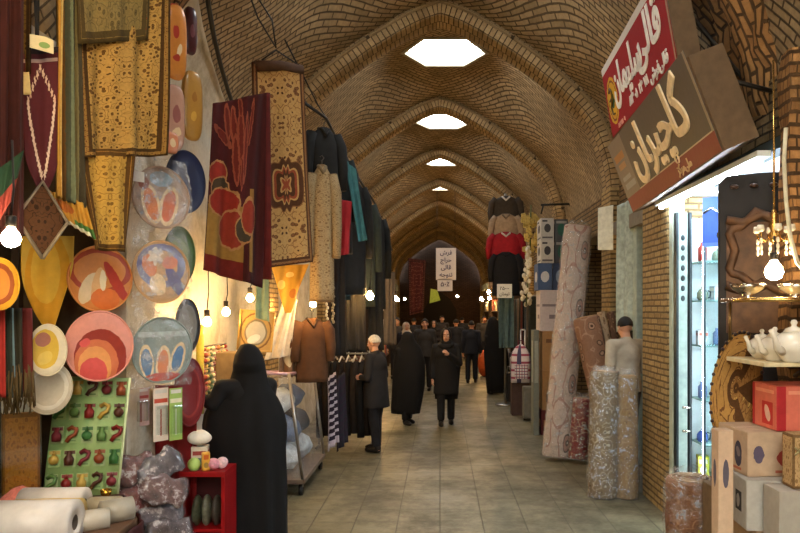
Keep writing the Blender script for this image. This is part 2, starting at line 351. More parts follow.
# vault bays with hexagonal light openings; last bays closed to darken the far end
sky_m = mat((150, 142, 120), .8)
t = NT('frosted_pane'); tr = t.n('ShaderNodeBsdfTransparent'); tl_ = t.n('ShaderNodeBsdfTranslucent'); mx = t.n('ShaderNodeMixShader'); mx.inputs[0].default_value = .02
tl_.inputs[0].default_value = (.9, .9, .88, 1); t.l(tr.outputs[0], mx.inputs[1]); t.l(tl_.outputs[0], mx.inputs[2]); t.l(mx.outputs[0], t.out.inputs['Surface']); pane_m = t.m
for k in range(-2, NB):
    ya, yb = Y0 + k * S + RT - .06, Y0 + (k + 1) * S + .06; yc = (ya + yb) / 2; hx = .08
    mb = MB(); bm = mb.bm; nv = 30; rows = []
    prs = [(-x, z, -s) for x, z, s in PR[::-1]] + PR[1:]
    for j in range(nv + 1):
        y = ya + (yb - ya) * j / nv; bul = math.sin(PI * j / nv) * .20
        row = []
        for x, z, s in prs:
            zz = z + bul * (1 - min(1, abs(x) / 2.4)); rx_, ry_ = max(0, abs(x - hx) - .55) / 1.45, max(0, abs(y - yc) - .6) / 1.1; wt = max(0, 1 - math.hypot(rx_, ry_)); wt = wt * wt * (3 - 2 * wt) if wt < 1 else 1; row.append((mb.v((x, y, zz * (1 - wt) + HZ * wt)), (s, y)))
        rows.append(row)
    for j in range(nv):
        for i in range(len(prs) - 1):
            q = [rows[j][i], rows[j][i + 1], rows[j + 1][i + 1], rows[j + 1][i]]; mb.mi = 0 if i < len(PR) - 1 else 1
            mb.face([a[0] for a in q], [a[1] for a in q])
    if k == 0:        # bare plaster on the lower left of the first bay
        lf = [f for f in bm.faces if f.calc_center_median().x < -1.2]
        bmesh.ops.bisect_plane(bm, geom=lf + list({e for f in lf for e in f.edges}) + list({v for f in lf for v in f.verts}), plane_co=Vector((0, 6, 4.60)), plane_no=Vector((0, .36, 1.2)).normalized())
        for f in bm.faces:
            c_ = f.calc_center_median()
            if c_.x < -1.2 and c_.z < 4.60 - (c_.y - 6) * .3: f.material_index = 2
    ang = [PI * a / 3 for a in range(6)]; pts = [(hx + hexr * math.cos(a), yc + hexr * math.sin(a) * 1.02) for a in ang]
    if k > 4:
        struct(mb, 'ceiling_vault', vault_m + [plaster]); continue
    for i in range(6):
        p, q = pts[i], pts[(i + 1) % 6]; nrm = Vector((q[1] - p[1], -(q[0] - p[0]), 0)).normalized()
        fs = [f for f in bm.faces if (f.calc_center_median() - Vector((hx, yc, f.calc_center_median().z))).length < 1.4]
        ge = set(fs) | {e for f in fs for e in f.edges} | {v for f in fs for v in f.verts}
        bmesh.ops.bisect_plane(bm, geom=list(ge), plane_co=Vector((p[0], p[1], 5)), plane_no=nrm)
    def inside(c):
        return all((pts[(i + 1) % 6][0] - pts[i][0]) * (c.y - pts[i][1]) - (pts[(i + 1) % 6][1] - pts[i][1]) * (c.x - pts[i][0]) > 0 for i in range(6))
    bmesh.ops.delete(bm, geom=[f for f in bm.faces if inside(f.calc_center_median())], context='FACES')
    struct(mb, 'ceiling_vault', vault_m + [plaster])
    # stone kerb round the light opening and its pane
    c = MB(); A, B = [Vector((p[0], p[1], HZ - .02)) for p in pts], [Vector((hx + (p[0] - hx) * 1.10, yc + (p[1] - yc) * 1.10, HZ - .02)) for p in pts]
    up = Vector((0, 0, .09)); c.rings([A, [p + up for p in A], [p + up for p in B], B, A], cap=False)
    for f in c.bm.faces: f.smooth = False
    struct(c, 'trim_skylight', sky_m)
    g = MB(); g.prism(pts, Matrix.Translation((0, 0, HZ + .03)), .012)
    struct(g, 'window_skylight', pane_m)
# ribs (pointed transverse arches) with their piers
def rib(y0, mats, th0=.18, th1=.17, rough=0.0, depth=RT):
    mb = MB(); n = len(PR); out, inn = [], []
    for i, (x, z, s) in enumerate(PR):
        a, b = PR[max(i - 1, 0)], PR[min(i + 1, n - 1)]; t = Vector((b[0] - a[0], b[1] - a[1])).normalized(); nr = Vector((t.y, -t.x)) 
        if i == 0: nr = Vector((0, -1))
        th = th0 + (th1 - th0) * i / (n - 1); out.append((x - nr.x * .03, z - nr.y * .03, s)); inn.append((max(0, x + nr.x * th), z + nr.y * th * (1.05 if i == 0 else 1), s))
    for sg in (-1, 1):
        sec = []
        for o, q in zip(out, inn):
            sec.append([(sg * o[0], y0, o[1]), (sg * q[0], y0, q[1]), (sg * q[0], y0 + depth, q[1]), (sg * o[0], y0 + depth, o[1])])
        nsub = 4
        for a, b, ua, ub in zip(sec, sec[1:], PR, PR[1:]):
            for e, mi in ((0, 0), (1, 1), (2, 0)):
                for k in range(nsub):
                    f0, f1 = k / nsub, (k + 1) / nsub
                    ln = .3 if e != 1 else depth
                    P4 = [Vector(a[e]).lerp(Vector(a[e + 1]), f0), Vector(a[e]).lerp(Vector(a[e + 1]), f1), Vector(b[e]).lerp(Vector(b[e + 1]), f1), Vector(b[e]).lerp(Vector(b[e + 1]), f0)]
                    if rough: P4 = [p + noise.noise_vector(p * 5) * rough + noise.noise_vector(p * 13) * rough * .5 for p in P4]
                    mb.mi = mi; mb.face([mb.v(p) for p in P4], [(sg * ua[2], f0 * ln), (sg * ua[2], f1 * ln), (sg * ub[2], f1 * ln), (sg * ub[2], f0 * ln)])
    bmesh.ops.remove_doubles(mb.bm, verts=mb.bm.verts, dist=.0008)
    struct(mb, 'ceiling_rib', mats)
for k in range(-1, NB + 1):
    rib(Y0 + k * S, rough_m if k <= 0 else rib_m, rough=.06 if k == 0 else 0, **(dict(th0=.60, th1=.13) if k == 0 else {}))
# slim raised string course along the front upper edge of each rib
for k in range(1, NB):
    y = Y0 + k * S; b = MB()
    for sg in (-1, 1): b.tube([(sg * x * .985, y - .012, z - .035) for x, z, s in PR[:-1]], .022, 6)
    struct(b, 'trim_rib_edge', rib_m[0])
# floor: worn stone paving
t = NT('paving'); o = t.obj(); x, y, z = t.xyz(o)
bk = t.n('ShaderNodeTexBrick'); t.l(o, bk.inputs['Vector']); bk.inputs['Scale'].default_value = 1; bk.inputs['Brick Width'].default_value = .40; bk.inputs['Row Height'].default_value = .40; bk.offset = 0
bk.inputs['Mortar Size'].default_value = .008; bk.inputs['Mortar Smooth'].default_value = .5
bk.inputs['Color1'].default_value = lin((132, 126, 100)); bk.inputs['Color2'].default_value = lin((116, 110, 86)); bk.inputs['Mortar'].default_value = lin((84, 78, 58))
n1 = t.noise(o, 1.5, 7, .72); n2 = t.noise(o, 9, 5, .7)
c = t.mix(t.ramp(n1, [(.42, (0, 0, 0, 1)), (.62, (.85, .85, .85, 1))]), bk.outputs['Color'], lin((80, 72, 52)))
c = t.mix(.55, c, t.ramp(n2, [(.3, (.35, .34, .32, 1)), (.68, (1, 1, 1, 1))]), 'MULTIPLY')
t.bump(t.math('SUBTRACT', t.math('MULTIPLY', n2, .6), bk.outputs['Fac']), .5, .012)
floor_m = t.done(c, t.ramp(n1, [(.35, (.34, .34, .34, 1)), (.7, (.62, .62, .62, 1))]), 0, .4)
f = MB(); f.box((0, 17, -.1), (9.6, 48, .2)); struct(f, 'floor', floor_m)
# walls
wall_brick = brick('wall_brick', (142, 116, 78), (112, 88, 56), (56, 44, 30), dirt=.5)
pier_brick = brick('pier_brick', (186, 158, 108), (160, 132, 86), (112, 92, 62), bw=.21, bh=.062, dirt=.35, mort=.012)
END = Y0 + NB * S + .3
def wbox(name, x0, x1, y0, y1, z0, z1, m):
    b = MB(); b.box(((x0 + x1) / 2, (y0 + y1) / 2, (z0 + z1) / 2), (x1 - x0, y1 - y0, z1 - z0), metric=True); return struct(b, name, m)
wbox('wall_left', -2.8, -2.3, 4.88, 41, 0, 3.6, plaster)
wbox('wall_left', -2.8, -2.3, -7, 2.4, 0, 3.6, plaster)
wbox('wall_left_alcove', -3.2, -3.05, 2.3, 5.0, 0, 3.6, plaster); wbox('ceiling_alcove', -3.2, -2.32, 2.3, 4.95, 3.5, 3.62, plaster)
wbox('wall_left_alcove', -3.1, -2.5, 2.3, 2.4, 0, 3.6, plaster)
wbox('wall_right_lintel', 2.3, 2.8, 3.3, 12.0, 3.12, 3.6, wall_brick)
wbox('wall_right', 2.42, 2.8, -7, 4.45, 0, 3.6, rough_m[0]); wbox('wall_right_upper', 2.3, 2.5, -7, 4.45, 2.7, 3.6, rough_m[0])
wbox('wall_right', 2.3, 2.8, 11.9, 41, 0, 3.6, wall_brick)
wbox('wall_right_pier', 2.20, 2.8, 6.78, 7.6, .0, 3.12, pier_brick)
wbox('trim_pier_plaster', 2.22, 2.34, 6.70, 6.78, 0, 3.12, mat((176, 184, 164), .8, scale=8))
wbox('wall_back', -3, 3, -7.3, -6.9, 0, 6.6, plaster)
# far end: a dim closing wall; a dark panel stands in for the unlit pointed passage
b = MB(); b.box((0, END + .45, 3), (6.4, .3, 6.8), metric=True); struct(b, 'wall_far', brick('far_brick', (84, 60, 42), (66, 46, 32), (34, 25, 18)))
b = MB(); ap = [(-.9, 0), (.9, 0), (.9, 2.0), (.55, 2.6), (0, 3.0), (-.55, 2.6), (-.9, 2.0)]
b.prism(ap, frame((0, END + .285, 0), (0, -1, 0)), .04); struct(b, 'dark_passage_far', mat((26, 19, 14), .8))
# side piers below the ribs
for k in range(0, NB + 1):
    y = Y0 + k * S
    for sg in (-1, 1):
        if k == 0 and sg > 0: continue
        wbox('wall_pier', *(sorted((sg * 2.185, sg * 2.42))), y - .02, y + RT + .01, 0, 3.58, pier_brick if k else plaster)
# rough pier at the right edge of the view
b = MB(); NP = 22
for sgn in (0,):
    G = []
    for j in range(NP + 1):
        z = 3.62 * j / NP; row = []
        for i in range(15):
            q = i / 14; p = Vector((2.46 - q * .6, 4.30, z)) if q < .5 else Vector((2.16, 4.30 + (q - .5) * .32, z))
            p += noise.noise_vector(p * 4) * .02 + noise.noise_vector(p * 11) * .015; row.append((b.v(p), (q * 1.5, z)))
        G.append(row)
    for j in range(NP):
        for i in range(14):
            q = [G[j][i], G[j][i + 1], G[j + 1][i + 1], G[j + 1][i]]; b.face([a[0] for a in q], [a[1] for a in q])
struct(b, 'wall_right_rough_pier', rough_m[0])
# ---- first shop (bright, cool lamps) and second shop (carpets) on the right
white_m = mat((214, 222, 220), .6, var=.05); shopfloor = mat((120, 116, 104), .5)
def shop(y0, y1, x1, zf, m, zc=3.10):
    wbox('wall_shop_back', x1, x1 + .1, y0 - .1, y1 + .1, 0, zc + .1, m)
    wbox('wall_shop_side', 2.8, x1, y0 - .1, y0, 0, zc + .1, m); wbox('wall_shop_side', 2.8, x1, y1, y1 + .1, 0, zc + .1, m)
    wbox('ceiling_shop', 2.31, x1, y0 - .1, y1 + .1, zc, zc + .1, m)
    wbox('floor_shop', 2.3, x1, y0, y1, 0, zf, shopfloor)
shop(4.45, 6.78, 4.6, .12, white_m)
shop(7.62, 8.98, 4.4, .22, mat((120, 104, 84), .8))
shop(9.56, 11.9, 4.4, .1, mat((92, 82, 70), .8))
# dark lunette panel above the first shop, and its steel head beam
wbox('trim_shop_head', 2.2, 2.32, 4.45, 6.78, 3.05, 3.13, mat((38, 52, 54), .5))
# ceiling tubes of the first shop
for i, (x, y) in enumerate(((2.9, 5.0), (2.9, 6.2), (3.8, 5.6))):
    T = thing('ceiling_tube_light', ('white tube light on the bright shop ceiling, nearest the street edge', 'white tube light on the bright shop ceiling above the display shelves', 'white tube light deep inside the bright shop ceiling')[i], 'light', (x, y, 3.1))
    b = MB(); b.box((x, y, 3.075), (.9, .08, .05)); b.build('housing', white_m, T, bevel=.008)
    b = MB(); b.cone((x - .42, y, 3.02), (x + .42, y, 3.02), .022); b.build('tube', emis((222, 238, 255), 330), T)
# daylight
w = bpy.data.worlds.new('sky'); sc.world = w; w.use_nodes = True; nt = w.node_tree; bg = nt.nodes['Background']
bg.inputs[0].default_value = lin((244, 248, 250)); bg.inputs[1].default_value = 22.0
for k in range(-1, 5):
    L = bpy.data.lights.new('skylight_portal', 'AREA'); L.shape = 'RECTANGLE'; L.size = 1.5; L.size_y = 1.5
    try: L.cycles.is_portal = True
    except Exception: pass
    o = bpy.data.objects.new('skylight_portal', L); COL.objects.link(o); o.location = (.08, Y0 + k * S + (S + RT) / 2, 6.34)
# camera
cam = bpy.data.cameras.new('camera'); co = bpy.data.objects.new('camera', cam); COL.objects.link(co); sc.camera = co
cam.sensor_width = 36; cam.lens = 36 * F / 800; cam.shift_x = -(CX - 400) / 800; cam.shift_y = (CY - 266.5) / 800
co.location = (0, 0, CH); co.rotation_euler = (R(90), 0, 0); cam.clip_start = .05
sc.view_settings.view_transform = 'Standard'; sc.view_settings.look = 'None'; sc.view_settings.gamma = 1; sc.view_settings.use_curve_mapping = False
sc.view_settings.exposure = -0.12
sc.cycles.use_denoising = True
sc.cycles.max_bounces = 8; sc.cycles.transparent_max_bounces = 16; sc.cycles.sample_clamp_indirect = 6
# ---------------------------------------------------------------- hanging bulbs
glow_m = emis((255, 200, 122), 440); glow_w = emis((255, 226, 180), 170); sock_m = mat((28, 24, 20), .4); wire_m = mat((24, 22, 20), .5)
def bulb(p, wire_top, label, r=.035, m=None, group='lit hanging bulbs'):
    T = thing('hanging_bulb', label, 'light bulb', p, 0, group); p = Vector(p)
    b = MB(); b.lathe([(.3 * r, r * 1.35), (.45 * r, r * 1.0), (.85 * r, r * .45), (r, -.1 * r), (.8 * r, -.7 * r), (.35 * r, -1.0 * r), (.02 * r, -1.05 * r)], Matrix.Translation(p), 18); b.build('glass', m or glow_m, T)
    b = MB(); b.lathe([(.02, .105), (.024, .10), (.024, r * 1.2), (.3 * r, r * 1.2)], Matrix.Translation(p), 14); b.build('socket', sock_m, T)
    b = MB(); b.tube([p + Vector((0, 0, .1)), p.lerp(Vector(wire_top), .5) + Vector((.01, 0, 0)), wire_top], .005, 6); b.build('wire', wire_m, T)
    return T
# ================================================================ LEFT SIDE: textile and household stalls
FL = Vector((.80, -.60, 0))                                   # the way most of the left-hand goods face
hook_m = mat((90, 84, 76), .4, .6)
def hang(name, quad, ds, m, label, cat='textile', group=None, **kw):
    """quad: tl, tr, br, bl pixels; ds: depth of left and right side"""
    (tl, tr, br, bl) = quad; dl, dr = ds
    o = cloth(name, at(*tl, dl), at(*tr, dr), at(*br, dr), at(*bl, dl), m, **kw)
    return tag(o, label, cat, group)
maroon = mat((52, 19, 15), .95)
hang('hanging_curtain', [(-14, -30), (24, -30), (24, 236), (-14, 250)], (3.5, 3.6), maroon, 'plain maroon cloth hanging at the far left edge of the stall', 'curtain', amp=.03, freq=2.5)
hang('hanging_scarf', [(-6, 172), (24, 150), (12, 200), (-8, 232)], (3.36, 3.42), paint('flag_scarf', (30, 58, 36), [('rect', 0, 0, 1, .45, (134, 54, 44))], .9), 'green and red scarf draped slantwise over the maroon cloth', 'scarf', amp=.012, freq=1.5)
olive = rug('olive_runner', .14, 1.2, (92, 72, 34), (64, 46, 22), (120, 92, 44), (74, 54, 26), (48, 34, 18), 14, .03)
rt = thing('hanging_runner', 'narrow olive brown runner with a cream end, beside the maroon cloth', 'runner', at(22, 95, 3.75))
cloth('strip', at(13, -30, 3.75), at(32, -30, 3.8), at(31, 74, 3.8), at(15, 74, 3.75), olive, rt, nu=10, nv=30, amp=.01, freq=1)
cloth('end_tag', at(17, 72, 3.74), at(29, 72, 3.78), at(31, 94, 3.78), at(20, 94, 3.74), mat((196, 176, 120), .85), rt, nu=8, nv=8, amp=.005, freq=1, label='cream fringed end')
# burgundy prayer mat with a pale pointed arch
L = [('rect', .0, .96, 1, 1, (30, 18, 16)), ('rect', .06, .90, .94, .925, (150, 128, 120))]
for k in range(13):
    a = k / 12; L.append(('petal', .16 + .30 * a ** 1.4, .62 - .50 * a, .030, 5, k, (196, 172, 150))); L.append(('petal', .84 - .30 * a ** 1.4, .62 - .50 * a, .030, 5, k, (196, 172, 150)))
for k in range(6): L.append(('petal', .16 + .068 * k, .64 + .045 * k, .028, 5, k, (190, 164, 140))); L.append(('petal', .84 - .068 * k, .64 + .045 * k, .028, 5, k, (190, 164, 140)))
hang('hanging_prayer_mat', [(19, 49), (60, 47), (61, 190), (26, 194)], (3.78, 3.9), paint('prayer_mat', (72, 22, 26), L, .9), 'burgundy prayer mat with a pale beaded arch, hanging behind the olive runner', 'prayer mat', amp=.012, freq=1.5,
     shape=lambda v: (0, 1) if v < .72 else (.0 + .5 * ((v - .72) / .28) ** 1.5 * .8, 1 - .5 * ((v - .72) / .28) ** 1.5 * .8))
b = MB(); b.prism([(-.06, -.035), (.06, -.035), (.06, .035), (.02, .045), (-.06, .035)], frame(at(42, 44, 3.75), FL), .006)
tag(b.build('hanging_card', paint('cream_card', (206, 194, 150), [('ell', .6, .4, .25, .2, .5, (120, 150, 80))])), 'small cream card clipped above the burgundy prayer mat', 'card')
hang('hanging_black_strap', [(33, -30), (40, -30), (39, 40), (35, 40)], (3.8, 3.82), mat((22, 20, 18), .8), 'short black strap hanging above the cream card', 'strap', nu=6, nv=20, amp=.006, freq=1)
# diamond ornament
P_ = at(42, 220, 3.72); T = thing('hanging_ornament', 'brown carved diamond ornament hanging below the burgundy mat', 'ornament', P_)
b = MB(); M_ = frame(P_, FL); b.prism([(0, -.20), (.125, 0), (0, .20), (-.125, 0)], M_, .02); b.build('diamond_plate', rug('diamond', .3, .4, (70, 46, 28), (44, 28, 18), (150, 120, 84), (60, 40, 26), (36, 24, 18), 22, .01), T)
b = MB()
pts = [(0, -.205), (.13, 0), (0, .205), (-.13, 0), (0, -.205)]
b.tube([M_ @ Vector((x, y, .006)) for x, y in pts], .010, 6); b.build('rim', mat((108, 96, 78), .6), T, label='grey brown rim')
# striped folded rug seen edge-on + its fringe
T = thing('hanging_folded_rug', 'long folded rug seen edge-on with olive, cream and grey stripes and a yellow fringe', 'rug', at(72, 235, 3.95))
st = NT('edge_stripes'); u, v, _ = st.xyz(st.uv()); cc = [(178, 132, 52), (206, 176, 104), (96, 66, 26), (62, 66, 48), (96, 104, 78), (40, 40, 32), (112, 104, 66), (58, 52, 36)]
nz = st.noise(st.obj(), 40, 3)
stripes = st.done(st.mix(.4, st.ramp(st.math('ADD', u, st.math('MULTIPLY', st.math('SUBTRACT', nz, .5), .06)), [(k / 8, lin(c)) for k, c in enumerate(cc)], 'CONSTANT'), st.ramp(nz, [(.3, (.5, .5, .5, 1)), (.7, (1, 1, 1, 1))]), 'MULTIPLY'), .92)
cloth('pile_edge', at(58, -40, 3.9), at(80, -40, 4.0), at(84, 208, 4.0), at(56, 196, 3.9), stripes, T, nu=40, nv=40, amp=.028, freq=2, thick=.03)
cloth('fringe', at(48, 190, 3.92), at(86, 204, 4.0), at(96, 240, 4.0), at(52, 214, 3.92), paint('yellow_fringe', (190, 142, 52), [('rect', .55, 0, 1, .28, (66, 110, 52)), ('rect', .35, 0, .9, .12, (210, 206, 180)), ('ell', .3, .6, .3, .2, 0, (170, 100, 40))], .9), T, nu=40, nv=14, amp=.022, freq=7, thick=.012, label='yellow and green fringe')
# big gold rug, with its folded tail
gold = rug('gold_rug', .62, 1.5, (164, 130, 68), (98, 70, 32), (110, 62, 32), (140, 108, 54), (66, 46, 22), 27, .05, 2.0)
gold2 = rug('gold_rug_tail', .3, .62, (176, 138, 62), (122, 88, 36), (124, 84, 36), (156, 118, 52), (84, 58, 26), 26, .03, 5.0)
gold3 = rug('gold_rug_top', .5, .3, (120, 104, 62), (92, 80, 48), (134, 60, 30), (110, 92, 50), (70, 58, 32), 28, .03, 9.0)
T = thing('hanging_gold_rug', 'large gold and brown patterned rug hanging near the stall front, its tail folded below', 'rug', at(120, 250, 4.2))
cloth('rug_body', at(74, -40, 4.0), at(170, -40, 4.55), at(165, 156, 4.55), at(80, 158, 4.0), gold, T, nu=50, nv=60, amp=.03, freq=2.0, ph=1)
cloth('rug_top_fold', at(76, -40, 3.95), at(150, -40, 4.40), at(146, 40, 4.40), at(78, 44, 3.95), gold3, T, nu=30, nv=14, amp=.015, freq=2, ph=1, label='greenish folded-over top panel')
cloth('rug_tail', at(79, 148, 3.99), at(136, 150, 4.30), at(127, 252, 4.26), at(94, 250, 4.05), gold2, T, nu=24, nv=30, amp=.02, freq=1.5, ph=2, label='narrow gold tail hanging below the rug')
# wrapped round mats, cushions and plates hung in columns
def mat_disc(name, c, d, rpx, layers, base, label, group=None, film=True, aspect=1.0, cat='place mat', dish=.02, facing=FL, roll=0.0, flat=False):
    p = at(*c, d); r = rpx * d / F; T = thing(name, label, cat, p, 0, group); m = frame(p, facing, roll=roll) @ Matrix.Diagonal((aspect, 1, 1, 1))
    b = MB(); b.lathe([(.002, -.012), (r * .97, -.012 + dish * .8), (r, dish), (r * .97, dish + .006), (r * .62, .012), (.002, .010)], m, 40); b.build('disc', paint(name + str(c[0]) + str(c[1]), base, layers, .45, film=.4 if film else 0), T)
    b = MB(); pr = []
    for j in range(40): a = 2 * PI * j / 40; pr.append(m @ Vector((r * math.cos(a) * .985, r * math.sin(a) * .985, dish + .004)))
    b.tube(pr + pr[:2], r * .03, 6); b.build('rim', paint(name + 'rim' + str(c[0]) + str(c[1]), layers[0][-1] if layers else base, [], .5), T)
    if film:
        b = MB(); w = r * 1.12; G = []
        for j in range(15):
            y = -w + 2.15 * w * j / 14; row = []
            for i in range(13):
                x = -w + 2 * w * i / 12; k = 1 - .22 * max(0, j - 9) / 5 + .02 * math.sin(j * 3 + i)
                q = Vector((x * k * (1 if j > 2 else .9), y, .035 * math.cos(x / w * 1.4) * math.cos(y / w * 1.4) + .01 + .008 * noise.noise(Vector((x * 30, y * 30, c[0]))))); row.append((b.v(m @ q), (i / 12, j / 14)))
            G.append(row)
        for j in range(14):
            for i in range(12): 
                q = [G[j][i], G[j][i + 1], G[j + 1][i + 1], G[j + 1][i]]; b.face([a[0] for a in q], [a[1] for a in q])
        b.build('clear_bag', plastic(.44, 13), T, label='clear plastic bag')
    return T
pet = lambda cx, cy, r, n, ph, c: ('petal', cx, cy, r, n, ph, c)
OR, CRM, RED, BLU, PNK, GRN, BRN, YEL, NAV = (206, 112, 44), (226, 196, 150), (176, 54, 34), (84, 122, 158), (222, 148, 128), (96, 122, 64), (110, 62, 36), (214, 168, 60), (30, 36, 66)
# three bagged floral mats in a column
mat_disc('hanging_place_mat', (160, 198), 5.0, 31, [('ell', .5, .5, .48, .48, 0, (166, 140, 120)), ('ell', .33, .38, .16, .32, .25, CRM), ('ell', .33, .38, .11, .26, .25, OR), ('ell', .64, .38, .16, .34, -.25, CRM), ('ell', .64, .38, .11, .27, -.25, (196, 100, 60)), ('ell', .5, .8, .2, .12, 0, (150, 170, 180)), ('ell', .2, .7, .1, .1, 0, (140, 80, 60))], (170, 150, 130), 'bagged floral mat with two orange petals, topmost of its column', 'bagged mats in the column by the gold rug')
mat_disc('hanging_place_mat', (160, 272), 5.0, 31, [('ell', .5, .5, .48, .48, 0, (190, 150, 104)), ('ring', .5, .6, .36, .3, 0, .18, (104, 104, 140)), ('ell', .45, .3, .14, .18, .3, CRM), ('ell', .75, .35, .1, .3, .5, (98, 94, 130)), ('ell', .3, .6, .12, .18, .4, OR), ('ell', .66, .66, .14, .1, .2, (206, 120, 90)), pet(.4, .75, .12, 6, 0, (226, 210, 190))], (176, 140, 104), 'bagged mat with violet rings and a cream bud, middle of its column', 'bagged mats in the column by the gold rug')
mat_disc('hanging_place_mat', (161, 350), 5.0, 33, [('ell', .5, .5, .48, .48, 0, (128, 140, 134)), ('ell', .25, .33, .12, .26, .1, CRM), ('ell', .25, .33, .09, .2, .1, BLU), ('ell', .52, .3, .12, .27, -.1, CRM), ('ell', .52, .3, .09, .2, -.1, OR), ('ell', .76, .36, .11, .26, -.3, CRM), ('ell', .76, .36, .08, .2, -.3, (70, 110, 150)), ('rect', .1, .7, .9, .78, (168, 180, 176)), ('ell', .5, .1, .3, .06, 0, RED)], (112, 128, 130), 'bagged blue grey mat with three petals, lowest of its column', 'bagged mats in the column by the gold rug')
# plain discs behind the bagged ones
mat_disc('hanging_plate', (184, 182), 5.35, 31, [('ell', .5, .5, .5, .5, 0, NAV)], NAV, 'navy blue round plate half hidden behind the topmost bagged mat', film=False, aspect=.72, cat='plate')
mat_disc('hanging_plate', (178, 256), 5.35, 29, [('ell', .5, .5, .5, .5, 0, (74, 96, 50)), ('ell', .5, .5, .3, .3, 0, (110, 124, 70))], GRN, 'green round plate half hidden behind the middle bagged mat', film=False, aspect=.6, cat='plate')
mat_disc('hanging_plate', (186, 326), 5.35, 27, [('ell', .5, .5, .5, .5, 0, (56, 52, 52)), ('ell', .5, .5, .4, .4, 0, (120, 116, 108))], (56, 52, 52), 'dark grey round plate behind the lowest bagged mat', film=False, aspect=.5, cat='plate')
mat_disc('hanging_plate', (188, 392), 5.3, 34, [('ell', .5, .5, .5, .5, 0, (112, 26, 26)), ('ring', .5, .5, .36, .36, 0, .06, (140, 44, 36))], (112, 26, 26), 'dark red oval plate at the bottom of the plate column', film=False, aspect=.5, cat='plate')
# two orange mats left of them
mat_disc('hanging_place_mat', (99, 279), 4.6, 33, [('ell', .5, .5, .5, .5, 0, (208, 130, 62)), ('ring', .5, .62, .44, .3, 0, .1, (168, 66, 34)), ('ell', .33, .36, .12, .26, -.5, CRM), ('ell', .47, .40, .09, .28, -.2, (224, 170, 110)), ('ell', .75, .45, .08, .36, .5, RED), ('ell', .58, .2, .22, .16, 0, (216, 110, 40)), ('ell', .55, .48, .05, .16, 0, (236, 214, 170))], (206, 128, 62), 'orange round mat with cream leaves, below the gold rug tail', 'orange round mats left of the bagged ones', film=False)
mat_disc('hanging_place_mat', (98, 346), 4.55, 35, [('ell', .5, .5, .5, .5, 0, PNK), ('ell', .52, .34, .38, .40, 0, (150, 52, 36)), ('ell', .46, .26, .32, .34, 0, (206, 112, 70)), ('ell', .44, .22, .24, .28, 0, (222, 150, 84)), ('ell', .42, .14, .20, .20, 0, (208, 82, 74)), ('ell', .3, .55, .08, .06, .5, (220, 90, 80))], PNK, 'pink round mat with a red crescent, behind the green card board', 'orange round mats left of the bagged ones', film=False)
# small wrapped cushions at the top
def cushion(px, d, w, h, layers, base, label, m=None):
    p = at(*px, d); T_ = MB(); M_ = frame(p, FL); a, c = w * d / F / 2, h * d / F / 2
    rr = []
    for k in range(9):
        z = -.035 + .07 * k / 8; s_ = (1 - ((k - 4) / 4) ** 4 * .35); rr.append([M_ @ Vector((a * s_ * math.copysign(abs(math.cos(t)) ** .6, math.cos(t)), c * s_ * math.copysign(abs(math.sin(t)) ** .6, math.sin(t)), z)) for t in [2 * PI * j / 28 for j in range(28)]])
    T_.rings(rr); return tag(T_.build('hanging_cushion', paint('cushion%d%d' % px, base, layers, .4, film=.6)), label, 'cushion', 'small wrapped cushions high on the stall')
cushion((175, 42), 5.2, 24, 76, [('ell', .4, .7, .2, .12, 0, RED), ('ell', .6, .35, .22, .1, .5, CRM), ('ell', .4, .2, .2, .08, 0, RED)], (206, 130, 48), 'tall orange and red wrapped cushion, topmost beside the gold rug')
cushion((174, 118), 5.15, 22, 66, [('ell', .5, .6, .3, .2, 0, (150, 90, 80)), ('ell', .5, .2, .3, .1, 0, CRM)], (186, 140, 116), 'pinkish wrapped cushion below the orange one')
cushion((192, 106), 5.5, 22, 70, [('ell', .5, .7, .2, .1, 0, (150, 104, 40)), ('ell', .4, .3, .2, .1, 0, (200, 160, 70))], (170, 128, 56), 'gold speckled wrapped cushion on the plaster wall')
cushion((190, 31), 5.6, 14, 48, [('ell', .5, .5, .3, .2, 0, (110, 60, 70))], (70, 24, 30), 'dark maroon wrapped cushion near the top of the plaster wall')
cushion((170, 143), 4.9, 16, 22, [('ell', .5, .5, .3, .3, 0, CRM)], (206, 130, 90), 'small orange wrapped cushion just above the topmost bagged mat')
# leaf-shaped yellow cloth, oval lace mat, net bag
hang('hanging_leaf_cloth', [(17, 236), (78, 236), (78, 330), (17, 330)], (4.25, 4.45), paint('leaf_cloth', (206, 164, 62), [('ell', .5, .55, .38, .5, 0, (206, 148, 34)), ('ell', .46, .62, .24, .34, 0, (214, 170, 60))], .85), 'yellow leaf-shaped cloth with a pale scalloped edge, hanging point down', 'cloth', amp=.012, freq=2,
     shape=lambda v: ((.06 + .40 * max(0, (v - .35) / .65) ** 1.7, .94 - .06 * v - .30 * max(0, (v - .3) / .7) ** 1.2)))
mat_disc('hanging_place_mat', (46, 350), 4.2, 26, [('ell', .5, .5, .5, .5, 0, (226, 212, 178)), ('ell', .45, .52, .36, .38, 0, (214, 176, 66)), ('ell', .4, .7, .2, .14, 0, (170, 110, 90)), ('ell', .45, .35, .2, .12, .3, (222, 190, 90))], (226, 212, 178), 'yellow oval mat with a white lace rim, below the leaf-shaped cloth', film=False, aspect=.72)
mat_disc('hanging_doily', (47, 388), 4.3, 26, [('ell', .5, .5, .5, .5, 0, (196, 182, 154)), ('ring', .5, .5, .38, .38, 0, .1, (220, 210, 186))], (196, 182, 154), 'pale lace doily under the yellow oval mat', film=False, aspect=.9, cat='doily')
